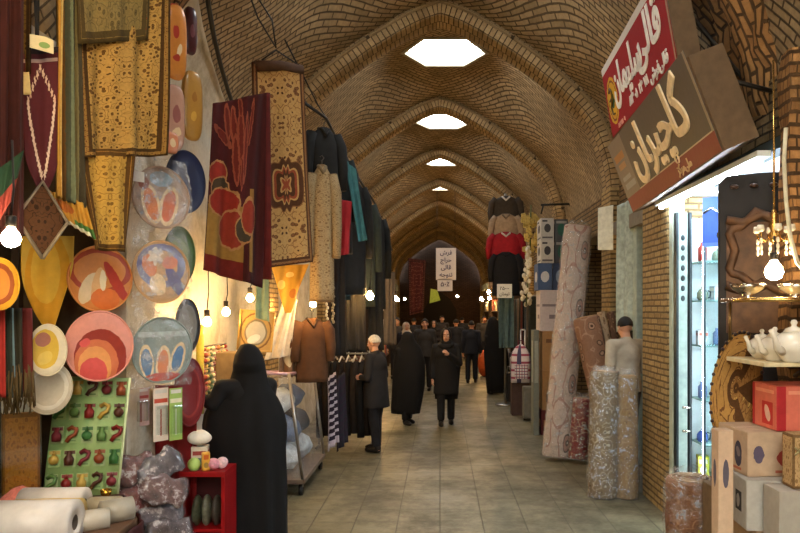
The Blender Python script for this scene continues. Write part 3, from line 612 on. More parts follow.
T = mat_disc('hanging_plate', (-2, 284), 3.7, 26, [('ell', .5, .5, .5, .5, 0, (216, 160, 40)), ('ell', .5, .5, .38, .40, 0, (150, 74, 30)), ('ell', .5, .5, .28, .3, 0, (206, 130, 50))], (216, 160, 40), 'yellow rimmed plate cut by the left edge of the view, under the lit bulb', film=False, aspect=.7, cat='plate')
# ribbons hanging at the far left
for i, (x0, x1, c, lab) in enumerate(((-4, 5, (150, 40, 30), 'red'), (4, 12, (34, 40, 30), 'blackish'), (10, 14, (110, 140, 150), 'pale blue'), (13, 22, (44, 40, 26), 'dark olive'), (20, 32, (92, 26, 20), 'brick red'))):
    hang('hanging_ribbon', [(x0, 308), (x1, 308), (x1 + 1, 398), (x0, 396)], (3.8 + .05 * i, 3.82 + .05 * i), mat(c, .8), lab + ' ribbon hanging in the bunch below the yellow rimmed plate', 'ribbon', 'ribbons at the left edge', nu=6, nv=20, amp=.01, freq=1.2, ph=i)
b = MB()
for i in range(60):
    x = random.uniform(0, 34); d = random.uniform(3.85, 4.0); p = at(x, 372 + random.uniform(-8, 8), d); b.tube([p, p + Vector((random.uniform(-.01, .01), 0, -.1)), p + Vector((random.uniform(-.03, .03), 0, -.2))], .0035, 5)
tag(b.build('hanging_tassel_fringe', mat((84, 66, 34), .9)), 'brown and green tassel fringe hanging below the ribbons', 'fringe', kind='stuff')
# wooden hanging rack, with a dark sheet added to darken the gaps behind the goods
wood_d = mat((58, 42, 28), .7)
T = thing('display_rack', 'dark wooden rack of uprights and rails that carries the hanging goods', 'rack', (-2.9, 3.9, 0))
for x, y in ((-2.9, 3.0), (-2.9, 4.8)):
    b = MB(); b.box((x, y, 1.72), (.05, .05, 3.44)); b.build('upright', wood_d, T)
for z in (1.4, 2.5, 3.3):
    b = MB(); b.box((-2.87, 3.9, z), (.03, 1.85, .04)); b.build('rail', wood_d, T)
b = MB(); b.box((-2.68, 4.86, 1.75), (.72, .02, 3.4)); b.box((-2.98, 3.9, 1.75), (.02, 1.9, 3.4)); b.build('dark_gap_sheet', mat((74, 58, 38), .85), T, label='brown sheet added to darken the gaps between the goods')
# ---- table with the rolls, card board and boxes
cloth_red = mat((124, 20, 22), .8); 
T = thing('stall_table', 'low stall table under a dark cloth at the front left, carrying rolls', 'table', (-1.9, 4.0, 0))
b = MB(); b.prism([(-2.93, 2.95), (-1.72, 2.95), (-1.78, 4.12), (-2.16, 4.68), (-2.93, 4.82)], Matrix.Translation((0, 0, .78)), .05); b.build('table_top', mat((96, 70, 50), .6), T, bevel=.01)
for x, y in ((-2.80, 3.0), (-1.78, 3.0), (-2.80, 4.72), (-1.84, 4.08)):
    b = MB(); b.box((x, y, .365), (.05, .05, .73)); b.build('leg', wood_d, T)
cloth('table_skirt', (-1.69, 2.96, .76), (-1.755, 4.12, .76), (-1.745, 4.12, .03), (-1.68, 2.96, .03), mat((60, 20, 20), .85), T, amp=.015, freq=6); cloth('table_skirt', (-1.76, 4.13, .76), (-2.14, 4.70, .76), (-2.14, 4.71, .03), (-1.75, 4.14, .03), mat((60, 20, 20), .85), T, amp=.015, freq=4)
TT = .782
def roll(c, d, L, r, base, label, yaw=0, hollow=True, group='rolls on the stall table'):
    p = Vector(c); T = thing('vinyl_roll', label, 'roll', p, 0, group); ax = Vector((math.cos(yaw), math.sin(yaw), 0)) * L / 2
    b = MB(); a, e = p - ax, p + ax; dd = ax.normalized(); o_ = dd.orthogonal(); q = dd.cross(o_); seg = 24
    ring = lambda P0, rr: [P0 + (o_ * math.cos(2 * PI * j / seg) + q * math.sin(2 * PI * j / seg)) * rr for j in range(seg)]
    b.rings([ring(a, r * .35), ring(a, r), ring(e, r), ring(e, r * .35), ring(a, r * .35)], cap=False)
    b.build('roll_body', mat(base, .35, var=.08, spec=.5), T)
    b = MB(); b.rings([ring(a + dd * .004, r * .34), ring(e - dd * .004, r * .34), ring(e - dd * .004, r * .26), ring(a + dd * .004, r * .26), ring(a + dd * .004, r * .34)], cap=False); b.build('core_tube', mat((84, 74, 62), .8), T, label='brown cardboard core'); return T
def onT(px, d, r): q = at(px, 400, d); return (q.x, d, TT + r)
roll((at(25, 0, 3.72).x, 3.72, TT + .085), 0, .52, .085, (206, 198, 186), 'large cream vinyl roll lying nearest on the stall table', R(4))
roll((at(52, 0, 4.0).x, 3.96, TT + .062), 0, .36, .062, (214, 178, 96), 'yellowish vinyl roll lying behind the large cream one', R(4))
roll((at(56, 0, 4.15).x, 4.13, TT + .07), 0, .36, .07, (206, 196, 182), 'pale vinyl roll lying in front of the green card board', R(2))
roll((at(94, 0, 3.95).x, 3.90, TT + .045), 0, .20, .045, (176, 166, 146), 'short grey beige roll with an open end, right of the large cream roll', R(30))
roll((at(116, 0, 4.05).x, 4.06, TT + .055), 0, .17, .055, (160, 152, 134), 'short thick grey roll at the right end of the stall table', R(40))
roll((at(98, 0, 4.2).x, 4.20, TT + .04), 0, .26, .04, (150, 136, 106), 'thin tan roll lying behind the short grey rolls', R(10))
for i, (x, lab, h) in enumerate(((86, 'gold stemmed cup, left of the pair standing behind the short rolls', .11), (106, 'gold stemmed cup, right of the pair standing behind the short rolls', .10))):
    b = MB(); p = at(x, 0, 4.36); b.lathe([(.03, 0), (.03, .008), (.008, .02), (.008, h * .5), (.03, h * .7), (.034, h), (.028, h), (.02, h * .7), (.002, h * .6)], Matrix.Translation((p.x, 4.36, TT)), 18); tag(b.build('gold_cup', mat((186, 140, 50), .25, .9)), lab, 'cup', 'gold cups on the stall table')
# green board of small carded goods, leaning back
BL, BR, TL, TR = at(42, 491, 4.50), at(118, 503, 4.62), at(57, 376, 4.66), at(130, 378, 4.78)
dz = TT - min(BL.z, BR.z); 
for q in (BL, BR): q.z = TT + .004
ux = (BR - BL); uy = (TL - BL); un = ux.cross(uy).normalized(); un = un if un.y < 0 else -un
T = thing('display_board', 'pale green display board leaning on the stall table, full of carded trinkets', 'display board', BL)
b = MB(); vs = [BL, BR, TR, TL]; f4 = [b.v(q) for q in vs]; k4 = [b.v(q - un * .02) for q in vs]; b.face(f4, [(0, 0), (1, 0), (1, 1), (0, 1)]); b.face(k4[::-1], [(0, 0), (1, 0), (1, 1), (0, 1)])
for i in range(4): b.face([f4[i], k4[i], k4[(i + 1) % 4], f4[(i + 1) % 4]], [(0, 0)] * 4)
b.build('board', paint('board_green', (150, 176, 110), [('rect', 0, 0, .5, 1, (140, 170, 104))], .5), T)
b = MB(); b.tube([BR + un * .006, TR + un * .006], .008, 6); b.build('edge_strip', mat((206, 220, 170), .5), T, label='pale green edge strip')
proto = {}
accents = [(120, 30, 24), (130, 64, 30), (170, 140, 60), (50, 96, 44), (74, 40, 24), (84, 116, 56), (110, 36, 40)]
rown = ['top', 'second', 'third', 'fourth', 'bottom']; cn = ['leftmost', 'second', 'middle', 'fourth', 'rightmost']
for r_ in range(5):
    for c_ in range(5):
        u, v = .1 + .2 * c_, .9 - .195 * r_; q = BL + ux * u + uy * v + (TR - TL - ux) * u * v; ac = accents[(r_ * 3 + c_ * 2) % 7]
        T2 = thing('trinket_pack', '%s trinket pack in the %s row on the green board' % (cn[c_], rown[r_]), 'pack', q, 0, 'trinket packs on the green board'); m = frame(q + un * .004, un)
        b = MB(); b.prism([(-.036, -.055), (.036, -.055), (.036, .055), (-.036, .055)], m, .003); b.build('card', paint('card%d%d' % (r_, c_), (136, 164, 96) if (r_ + c_) % 2 else (150, 168, 112), [('rect', .05, .75, .95, .95, ac), ('rect', .2, .1, .8, .2, (90, 120, 60))], .5), T2)
        b = MB(); k = (r_ * 5 + c_) % 3
        sz = Matrix.Scale(1.55, 4); m = m @ sz
        if k == 0: b.ball(m @ Vector((0, -.005, .014)), .032, 12, 8); b.cone(m @ Vector((0, .014, .014)), m @ Vector((0, .034, .014)), .012, .006, 10)
        elif k == 1: b.lathe([(.002, -.03), (.018, -.028), (.02, .0), (.010, .014), (.012, .03), (.002, .031)], m @ Matrix.Translation((0, 0, .015)) @ Matrix.Rotation(R(-90), 4, 'X'), 14)
        else: b.tube([m @ Vector((x, y, .012)) for x, y in ((-.02, -.03), (-.008, -.01), (.012, .0), (.018, .02), (0, .032), (-.016, .02))], .014, 8)
        b.build('trinket', mat(ac, .3, .2 if k else 0), T2)
# clear box of amber goods, pink pile
p = at(21, 437, 4.42); T = thing('clear_box', 'clear upright box of amber snacks with a white top, left of the green board', 'box', (p.x, p.y, TT)); hh = 2 * (p.z - TT) * .82
b = MB(); b.box((p.x, p.y, TT + hh * .42), (.205, .08, hh * .84), rz=R(35)); b.build('contents', rug('amber', .2, .3, (176, 110, 36), (150, 84, 24), (196, 136, 54), (176, 110, 36), (130, 76, 24), 40, .001), T, bevel=.006)
b = MB(); b.box((p.x, p.y, TT + hh * .93), (.21, .085, hh * .17), rz=R(35)); b.build('lid_band', mat((206, 196, 180), .4), T, bevel=.006, label='white top band')
b = MB(); b.box((p.x, p.y, TT + hh * .51), (.224, .096, hh * 1.04), rz=R(35)); b.build('clear_case', glass(alpha=.14), T, label='clear plastic case')
b = MB(); G = []
p = at(18, 0, 4.14)
for j in range(20):
    row = []
    for i in range(24):
        u, v = i / 23, j / 19; h = .17 * math.sin(PI * min(1, u * .9 + .1)) ** .7 * math.sin(PI * min(1, v * .95 + .03)) ** .6 * (1 - .3 * u); q = Vector((p.x - .15 + .27 * u, 4.14 + .2 * v, TT + .003 + h)) + noise.noise_vector(Vector((u * 6, v * 6, 1))) * .014 * (h > .02); row.append((b.v(q), (u, v)))
    G.append(row)
for j in range(19):
    for i in range(23): q = [G[j][i], G[j][i + 1], G[j + 1][i + 1], G[j + 1][i]]; b.face([a[0] for a in q], [a[1] for a in q])
tag(b.build('folded_cloth', mat((206, 116, 96), .85, var=.3, scale=40)), 'heap of pink speckled cloth on the stall table below the clear amber box', 'cloth')
# ---- red draped step with bags of goods
T = thing('draped_stand', 'stand draped in dark red cloth between the green board and the chador', 'stand', (-2.11, 5.2, 0))
b = MB(); b.box((-2.11, 5.2, .18), (.28, .56, .35)); b.build('stand_body', wood_d, T)
cloth('drape', at(118, 385, 5.45), at(197, 385, 5.35), at(197, 520, 5.35), at(118, 520, 5.45), mat((118, 16, 18), .75), T, amp=.02, freq=4, label='dark red back cloth')
b = MB()
for q in range(1): 
    b.box((-2.11, 5.2, .365), (.32, .60, .03))
b.build('top_cloth', cloth_red, T, bevel=.01)
cloth('front_cloth', (-1.945, 4.90, .375), (-1.945, 5.50, .375), (-1.94, 5.50, .02), (-1.94, 4.90, .02), cloth_red, T, amp=.012, freq=4); cloth('end_cloth', (-2.27, 4.895, .375), (-1.95, 4.895, .375), (-1.95, 4.885, .02), (-2.27, 4.885, .02), cloth_red, T, amp=.012, freq=4)
bagcols = [(84, 46, 42), (74, 68, 72), (84, 60, 58), (90, 34, 32), (86, 78, 82), (70, 26, 26), (70, 58, 60)]
posn = [(132, 470, 'brown tinted plastic pack at the upper left of the bag pile'), (160, 468, 'grey plastic pack slanting up at the top of the bag pile'), (164, 490, 'grey plastic pack in the middle right of the bag pile'), (134, 498, 'reddish plastic pack in the middle left of the bag pile'), (160, 514, 'pale grey plastic pack at the lower right of the bag pile'), (134, 524, 'maroon plastic pack at the lower left of the bag pile'), (168, 534, 'grey plastic pack at the bottom of the bag pile')]
for i, (x, y, lab) in enumerate(posn):
    d = 4.88 + .04 * ((i * 2) % 3); p = at(x, y, d); b = MB(); n_ = 14; G = []; w, h = .165, .10
    m = frame(p, Vector((.55, -.8, .25)), roll=R([8, 32, -18, 6, -10, 4, -6][i])); T = thing('goods_pack', lab, 'pack', p, 0, 'plastic packs piled on the red stand')
    rr = []
    for k in range(13):
        x_ = -w + 2 * w * k / 12; e = math.sqrt(max(0, 1 - (x_ / w) ** 8)); rr.append([m @ (Vector((x_, (h * .9 * e + .012) * math.cos(t) * (1 - .15 * math.sin(k)), (.030 * e + .003) * math.sin(t))) + noise.noise_vector(Vector((k * .9, t * 2.2, i * 3))) * .008) for t in [2 * PI * j / 18 for j in range(18)]])
    b.rings(rr); t = NT('bag_goods%d' % i); nz = t.noise(t.obj(), 11, 6, .7); t.b.inputs['Coat Weight'].default_value = .9; t.b.inputs['Coat Roughness'].default_value = .15
    cc = bagcols[i]; t.bump(nz, .45, .02); b.build('filling', t.done(t.ramp(nz, [(.30, lin(tuple(v * .35 for v in cc))), (.46, lin(cc)), (.54, lin(tuple(min(255, v * 1.25) for v in cc))), (.62, lin((186, 176, 174)))]), .4), T)  # pale top stop paints the film's highlights into the filling colour
    b = MB(); rr2 = [[q + (q - m.translation) * .06 + noise.noise_vector(q * 30) * .006 for q in ring] for ring in rr]; b.rings(rr2); b.build('film', plastic(.10, 24), T)
# hanging white and green packs
for i, (x0, y0, x1, y1, d, cols, lab) in enumerate(((153, 388, 169, 441, 5.0, ((226, 206, 190), (190, 80, 60)), 'white and pink blister pack hanging on the red cloth'), (169, 388, 183, 440, 5.05, ((150, 176, 90), (226, 220, 190)), 'lime green blister pack hanging on the red cloth'), (132, 388, 150, 426, 5.1, ((186, 150, 140), (150, 60, 54)), 'dusty pink blister pack hanging left on the red cloth'))):
    p = at((x0 + x1) / 2, (y0 + y1) / 2, d); T = thing('blister_pack', lab, 'pack', p, 0, 'blister packs on the red cloth'); w, h = (x1 - x0) * d / F / 2, (y1 - y0) * d / F / 2; m = frame(p, FL)
    b = MB(); b.prism([(-w, -h), (w, -h), (w, h), (-w, h)], m, .006); b.build('card', paint('blister%d' % i, cols[0], [('rect', .05, .72, .95, .8, cols[1]), ('rect', .1, .9, .9, .97, (206, 200, 190)), ('rect', .2, .1, .8, .6, tuple(min(255, c + 20) for c in cols[0])), ('rect', .45, .1, .55, .6, cols[1])], .4), T)
    b = MB(); b.box(m @ Vector((0, -h * .2, .012)), (w * 1.5, .03, h * 1.1), m=m.to_3x3().to_4x4() @ Matrix.Rotation(R(90), 4, 'X')); b.build('blister', glass(alpha=.3), T, bevel=.008)
# red counter beside the chador with its goods
T = thing('red_counter', 'red painted counter with open shelf beside the woman in the long chador', 'counter', (-1.765, 5.34, 0)); red_p = mat((140, 18, 20), .35, var=.1)
cx, cy = -1.765, 5.34; top = .80; kx = lambda x: cx + (x + 1.86) * .62; ky = lambda y: cy + (y - 5.72) * .8
b = MB(); b.box((cx, cy, top - .02), (.34, .30, .04)); b.build('counter_top', red_p, T, bevel=.006)
for s in (-1, 1):
    b = MB(); b.box((cx + s * .155, cy, (top - .04) / 2), (.025, .30, top - .04)); b.build('side_panel', red_p, T)
b = MB(); b.box((cx, cy, .36), (.28, .28, .025)); b.build('shelf', red_p, T)
b = MB(); b.box((cx, cy + .135, .38), (.28, .02, .72)); b.build('back_panel', mat((60, 12, 12), .6), T)
def blob(name, c, r, m, lab, cat, grp=None, seed=0, flat=1):
    b = MB(); b.ball(c, (r[0], r[1], r[2]), 20, 14)
    for v in b.bm.verts: v.co += noise.noise_vector(v.co * 9 + Vector((seed, 0, 0))) * min(r) * .18; v.co.z = max(v.co.z, c[2] - r[2] * .92)
    return tag(b.build(name, m), lab, cat, grp)
blob('white_cap', (kx(-1.98), ky(5.74), top + .222), (.085, .085, .06), mat((220, 212, 196), .7), 'white rounded cap on top of the goods by the red cloth', 'cap')
blob('green_ball', (kx(-1.97), ky(5.57), top + .048), (.05, .05, .05), mat((160, 186, 100), .5), 'pale green ball among the goods on the red counter', 'ball')
b = MB(); b.box((kx(-1.84), ky(5.59), top + .07), (.06, .04, .14), rz=.5); b.build
tag(b.build('yellow_pack', paint('yellow_pack', (214, 160, 60), [('rect', .2, .6, .8, .85, (190, 90, 30)), ('ell', .5, .3, .3, .15, 0, (150, 120, 60))], .4), bevel=.012), 'yellow and green upright pack at the front of the red counter', 'pack')
for i, (x, y, c, lab) in enumerate(((-1.78, 5.63, (206, 140, 150), 'pink wrapped sweet bag on the red counter, left of its pair'), (-1.70, 5.68, (216, 180, 184), 'pale pink wrapped sweet bag on the red counter, right of its pair'))):
    blob('sweet_bag', (kx(x + .02), ky(y), top + .042), (.046, .046, .044), mat(c, .35, var=.3, scale=40), lab, 'bag', 'sweet bags on the red counter', i)
b = MB(); b.box((kx(-1.98), ky(5.76), top + .08), (.12, .12, .16), rz=.2); tag(b.build('goods_carton', paint('carton_w', (206, 196, 176), [('rect', .1, .6, .9, .8, (150, 60, 50)), ('ell', .5, .3, .3, .18, 0, (90, 120, 110))], .5), bevel=.005), 'small white carton standing under the white cap on the red counter', 'carton')
for i, x in enumerate((-1.98, -1.86, -1.74)): blob('shelf_bag', (kx(x), ky(5.68), .3725 + .11), (.036, .08, .118), mat([(70, 74, 56), (96, 96, 80), (58, 52, 44)][i], .4, var=.4, scale=30), ['olive bag of goods on the red counter shelf, leftmost', 'grey green bag of goods on the red counter shelf, middle', 'dark brown bag of goods on the red counter shelf, rightmost'][i], 'bag', 'bags on the red counter shelf', i)
# wall rack of jewellery behind the chador's head
p = at(222, 375, 6.9); T = thing('hanging_bead_rack', 'small wire rack of colourful beaded strings on the wall left of the chador', 'rack', (-2.22, 6.9, p.z)); b = MB()
b.tube([(-2.26, 6.5, p.z + .28), (-2.2, 6.5, p.z + .30), (-2.2, 7.2, p.z + .30), (-2.26, 7.2, p.z + .28)], .008, 6); b.build('rail', hook_m, T)
for k in range(9):
    y = 6.54 + .078 * k; b = MB(); c = [(150, 70, 60), (190, 160, 100), (90, 110, 80), (200, 186, 160), (130, 80, 90), (170, 120, 80), (110, 116, 80), (200, 176, 130), (140, 60, 50)][k]
    for j in range(11): b.ball((-2.2 + .012 * math.sin(j * 1.3), y + .01 * math.cos(j), p.z + .27 - j * .052), .016 + .012 * random.random(), 8, 6)
    b.build('bead_string', mat(c, .35), T)
# vertical yellow light-coloured roll by the bulb
b = MB(); b.cone((-2.2, 6.42, 1.05), (-2.2, 6.42, 1.86), .035, .035, 14); tag(b.build('hanging_paper_tube', mat((170, 160, 60), .5)), 'yellow green tube standing on the wall below the hanging bulb', 'tube')
b = MB(); b.prism([(-.06, -.035), (.06, -.035), (.06, .035), (-.06, .035)], frame(at(136, 176, 4.7), FL), .004); tag(b.build('hanging_price_card', mat((226, 222, 210), .6)), 'small white card stuck beside the topmost bagged mat', 'card')
# ---- maroon leaf blanket, pale carpet, and the clothes further along
lay = [('rect', 0, 0, .62, .40, (132, 98, 42)), ('rect', 0, 0, 1, .10, (96, 24, 16)), ('rect', .62, 0, 1, 1, (56, 14, 13)), ('rect', .70, .06, .78, .5, (128, 92, 40))]
for cx_, cy_, rx, ry, c in ((.16, .58, .17, .07, (130, 36, 24)), (.22, .49, .16, .07, (58, 46, 30)), (.28, .42, .24, .075, (126, 34, 22)), (.44, .27, .20, .10, (126, 42, 26)), (.62, .28, .13, .07, (58, 48, 34)), (.70, .35, .12, .09, (128, 44, 28))):
    lay += [('ell', cx_, cy_, rx * 1.13, ry * 1.16, 0, (150, 108, 66)), ('ell', cx_, cy_, rx, ry, 0, c)]
for cx_, cy_, rx, ry, a in ((.30, .88, .06, .12, .5), (.42, .84, .05, .14, .3), (.52, .78, .05, .17, .1), (.22, .80, .20, .03, -.35), (.60, .72, .04, .2, -.08), (.46, .66, .05, .15, .15), (.70, .86, .03, .13, -.3), (.50, .95, .03, .06, .4), (.55, .58, .03, .10, 0)):
    lay += [('ell', cx_, cy_, rx, ry, a, (128, 64, 44)), ('ell', cx_, cy_, rx * .55, ry * .8, a, (92, 28, 20))]
T = thing('hanging_blanket', 'maroon and gold blanket with leaf and circle motifs hanging from the vault', 'blanket', at(236, 290, 5.6))
cloth('blanket_body', at(212, 104, 5.5), at(268, 92, 5.75), at(264, 288, 5.75), at(203, 270, 5.5), paint('blanket', (62, 13, 13), lay, .95, var=.2), T, nu=50, nv=60, amp=.05, freq=1.6, ph=.6, thick=.02, sag=.0)
cloth('inner_fold', at(236, 100, 5.85), at(270, 92, 5.9), at(272, 280, 5.9), at(222, 276, 5.8), mat((84, 22, 16), .95), T, nu=24, nv=40, amp=.03, freq=2.2, ph=2, thick=.02, label='dark red inner fold')
carpet_m = rug('pale_carpet', .62, 1.9, (176, 138, 84), (120, 80, 46), (136, 66, 42), (130, 92, 56), (76, 48, 30), 14, .05, 3.0, mid=(.55, .40, .36, .13))
T = thing('hanging_carpet', 'beige and brown medallion carpet hanging behind the maroon blanket', 'carpet', at(284, 268, 6.6))
cloth('carpet_body', at(252, 62, 6.4), at(304, 66, 6.8), at(313, 262, 6.8), at(258, 269, 6.4), carpet_m, T, nu=40, nv=60, amp=.02, freq=1.3, ph=1.4, thick=.02)
b = MB(); q0, q1 = at(256, 66, 6.42), at(301, 70, 6.8); b.tube([q0, q0.lerp(q1, .5) + Vector((0, 0, .02)), q1], .05, 12); b.build('rolled_top', mat((70, 46, 28), .9), T, label='dark brown rolled-over top')
b = MB(); h = at(276, 48, 6.6); b.tube([at(262, 60, 6.45), h + Vector((0, 0, -.02)), at(300, 66, 6.75)], .008, 6); b.tube([h, at(272, 20, 6.6), at(240, -30, 6.4)], .008, 6); b.build('hanging_wire', wire_m, T)
hang('hanging_towel', [(257, 246), (270, 250), (270, 322), (255, 318)], (6.4, 6.5), mat((150, 164, 120), .9), 'pale green towel hanging below the maroon blanket', 'towel', amp=.01, freq=1.5, shape=lambda v: (.05 - .05 * v, .8 + .2 * v))
p = at(256, 331, 6.9); T = thing('framed_tray', 'square gold tray with an oval centre propped above the chador', 'tray', p); m = frame(p, Vector((.55, -.83, 0)), roll=R(-5))
b = MB(); w = .17; b.prism([(-w, -w * 1.15), (w, -w * 1.15), (w, w * 1.15), (-w, w * 1.15)], m, .02); b.build('tray_body', paint('tray', (176, 140, 78), [('ring', .5, .5, .44, .44, 0, .05, (120, 86, 40)), ('ell', .5, .46, .34, .33, 0, (120, 108, 84)), ('ell', .5, .46, .29, .28, 0, (176, 172, 156)), ('ell', .45, .3, .2, .1, .4, (210, 208, 196))], .3), T, bevel=.005)
b = MB(); e = [m @ Vector((x * w, y * w * 1.15, .008)) for x, y in ((-1, -1), (1, -1), (1, 1), (-1, 1), (-1, -1))]; b.tube(e, .012, 6); b.build('rim', mat((196, 156, 84), .3, .5), T, label='gold rim')
b = MB(); b.box((-2.02, 6.98, (p.z - .21) / 2), (.34, .3, p.z - .21)); tag(b.build('goods_cabinet', mat((120, 100, 70), .7), bevel=.01), 'plain tan cabinet that carries the gold tray, behind the chador', 'cabinet')
hang('hanging_shawl', [(270, 266), (310, 264), (306, 312), (270, 314)], (7.4, 7.6), paint('shawl', (206, 160, 66), [('ell', .3, .6, .1, .1, 0, (226, 200, 120)), ('ell', .6, .4, .1, .1, 0, (190, 120, 50)), ('ell', .5, .8, .1, .06, 0, (230, 210, 140))], .85), 'golden yellow shawl hanging point down below the carpet', 'shawl', amp=.02, freq=2, shape=lambda v: (.02 + .40 * v, .98 - .42 * v))
hang('hanging_cloth', [(284, 296), (297, 300), (290, 356), (264, 360)], (7.7, 7.75), mat((214, 206, 192), .85), 'white cloth hanging below the golden shawl', 'cloth', amp=.02, freq=2)
# ---- garments
def garment(name, label, cat, top, d, w, h, c, facing=(.75, -.66, 0), group=None, sleeve=True, roll=0, collar=None, pattern=None, hanger=True):
    """a hanging coat or jacket: body, two sleeves, collar; top = pixel of the hanger hook"""
    p = at(*top, d); T = thing(name, label, cat, p, 0, group); m = frame(p, Vector(facing), roll=roll); mm = pattern or mat(c, .9)
    b = MB(); rr = []; n = 28
    for k in range(13):
        t = k / 12; y = -h * t; hw = w / 2 * (.30 + .70 * min(1, (t / .13)) ** .6) * (1 + .10 * t) if t < .13 else w / 2 * (.97 + .12 * t); dp = .045 + .05 * min(1, t / .2)
        rr.append([m @ Vector((hw * math.cos(a), y, dp * math.sin(a) + .012 * math.sin(6 * a + k * .25) * t)) for a in [2 * PI * j / n for j in range(n)]])
    b.rings(rr); b.build('coat_body', mm, T)
    if sleeve:
        for s in (-1, 1):
            b = MB(); L = h * .72; b.tube([m @ Vector((s * w * x, y, z)) for x, y, z in ((.40, -h * .07, 0), (.54, -h * .2, .01), (.60, -h * .45, .03), (.58, -h * .45 - L * .32, .05))], [.065, .075, .062, .05], 12); b.build('sleeve', mm, T)
    b = MB(); b.tube([m @ Vector((x * w, y, z)) for x, y, z in ((-.15, -.01, -.03), (-.13, -.03, .05), (0, -.10, .09), (.13, -.03, .05), (.15, -.01, -.03))], .02, 8); b.build('collar', mat(collar or tuple(int(v * .7) for v in c), .8), T)
    if hanger:
        b = MB(); b.tube([m @ Vector(q) for q in ((0, -.02, 0), (0, .05, 0), (.02, .075, 0), (0, .10, 0), (-.02, .085, 0))], .006, 6); b.build('hanger_hook', hook_m, T, label='metal hanger hook')
    return T
garment('hanging_coat', 'beige floral coat hanging first behind the medallion carpet', 'coat', (322, 165), 7.4, .24, 1.45, (158, 136, 104), facing=(.3, -.95, 0), pattern=rug('floral_coat', .5, 1.3, (156, 134, 98), (120, 96, 66), (104, 70, 50), (150, 126, 92), (124, 100, 70), 30, .01))
garment('hanging_coat', 'black coat hanging highest on the left, above the beige floral coat', 'coat', (324, 128), 7.7, .34, 1.0, (26, 26, 26), facing=(.5, -.86, 0), group='dark coats on the left')
garment('hanging_coat', 'black coat with white tape hanging next behind the highest one', 'coat', (338, 152), 8.3, .40, 1.2, (24, 28, 28), group='dark coats on the left')
hang('hanging_dress', [(336, 198), (352, 202), (350, 254), (337, 256)], (7.5, 7.6), mat((140, 22, 26), .8), 'bright red dress hanging between the beige coat and the dark coats', 'dress', amp=.02, freq=1.5)
hang('hanging_dress', [(344, 158), (356, 170), (368, 240), (358, 242)], (7.9, 8.0), mat((50, 96, 98), .8), 'teal dress hanging among the dark coats', 'dress', amp=.02, freq=1.5)
garment('hanging_coat', 'black coat hanging in the middle of the dark row on the left', 'coat', (352, 178), 9.0, .44, 1.5, (30, 30, 30), group='dark coats on the left')
garment('hanging_coat', 'dark grey green coat hanging second from the far end of the left row', 'coat', (362, 196), 9.8, .46, 1.55, (44, 52, 48), group='dark coats on the left')
garment('hanging_coat', 'black coat at the far end of the dark row on the left', 'coat', (374, 212), 10.8, .44, 1.5, (28, 30, 30), group='dark coats on the left')
for i, (x, y0, y1, w, d, c, lab) in enumerate(((338, 250, 356, 18, 8.6, (26, 24, 24), 'long black dress hanging low behind the beige coat'), (356, 256, 352, 22, 9.4, (34, 32, 30), 'long charcoal dress hanging low beside the bright bulbs'), (376, 262, 350, 18, 10.6, (40, 38, 34), 'long dark grey dress hanging low behind the bright bulbs'), (345, 190, 300, 14, 8.8, (40, 60, 62), 'dark teal dress hanging high between black coats'), (390, 272, 345, 12, 12.2, (90, 80, 70), 'grey brown dress hanging at the far end of the left row'))):
    hang('hanging_dress', [(x - w * .4, y0), (x + w * .4, y0), (x + w / 2, y1), (x - w / 2, y1)], (d, d + .15), mat(c, .85), lab, 'dress', 'dark dresses hanging on the left', amp=.03, freq=2.5, ph=i, nu=20, nv=24)
garment('hanging_coat', 'rust brown suede coat hanging low beside the clear cart', 'coat', (312, 318), 7.9, .34, .72, (74, 46, 24), facing=(.4, -.9, 0))
hang('hanging_bag_cloth', [(280, 332), (304, 330), (306, 376), (278, 378)], (7.75, 7.9), paint('brown_satin', (120, 86, 58), [('ell', .3, .5, .12, .3, .4, (206, 190, 160)), ('ell', .6, .6, .1, .25, -.3, (70, 46, 32)), ('ell', .75, .3, .1, .2, .2, (196, 170, 140))], .35), 'crumpled brown and cream satin cloth beside the rust coat', 'cloth', amp=.03, freq=2.5)
for i, (x, y0, y1, d, c, lab) in enumerate(((327, 282, 330, 8.4, (206, 200, 180), 'cream chain belt hanging beside the lit bulb near the rust coat'), (333, 285, 322, 8.5, (150, 140, 120), 'grey chain belt hanging next to the cream one'))):
    b = MB(); p0, p1 = at(x, y0, d), at(x, y1, d)
    for k in range(14): b.ball(p0.lerp(p1, k / 13) + Vector((.008 * math.sin(k * 2), 0, 0)), (.016, .016, .022), 8, 6)
    tag(b.build('hanging_belt', mat(c, .35, .3)), lab, 'belt')
# hanging rail that carries the left garments
T = thing('garment_rail', 'long dark pole along the left wall that carries the hanging coats', 'rail', (-1.75, 9, 3.9)); b = MB(); b.tube([at(300, 100, 6.9), at(326, 118, 7.7), at(352, 168, 9), at(376, 205, 10.8), at(392, 250, 13)], .016, 8); b.build('pole', wire_m, T)
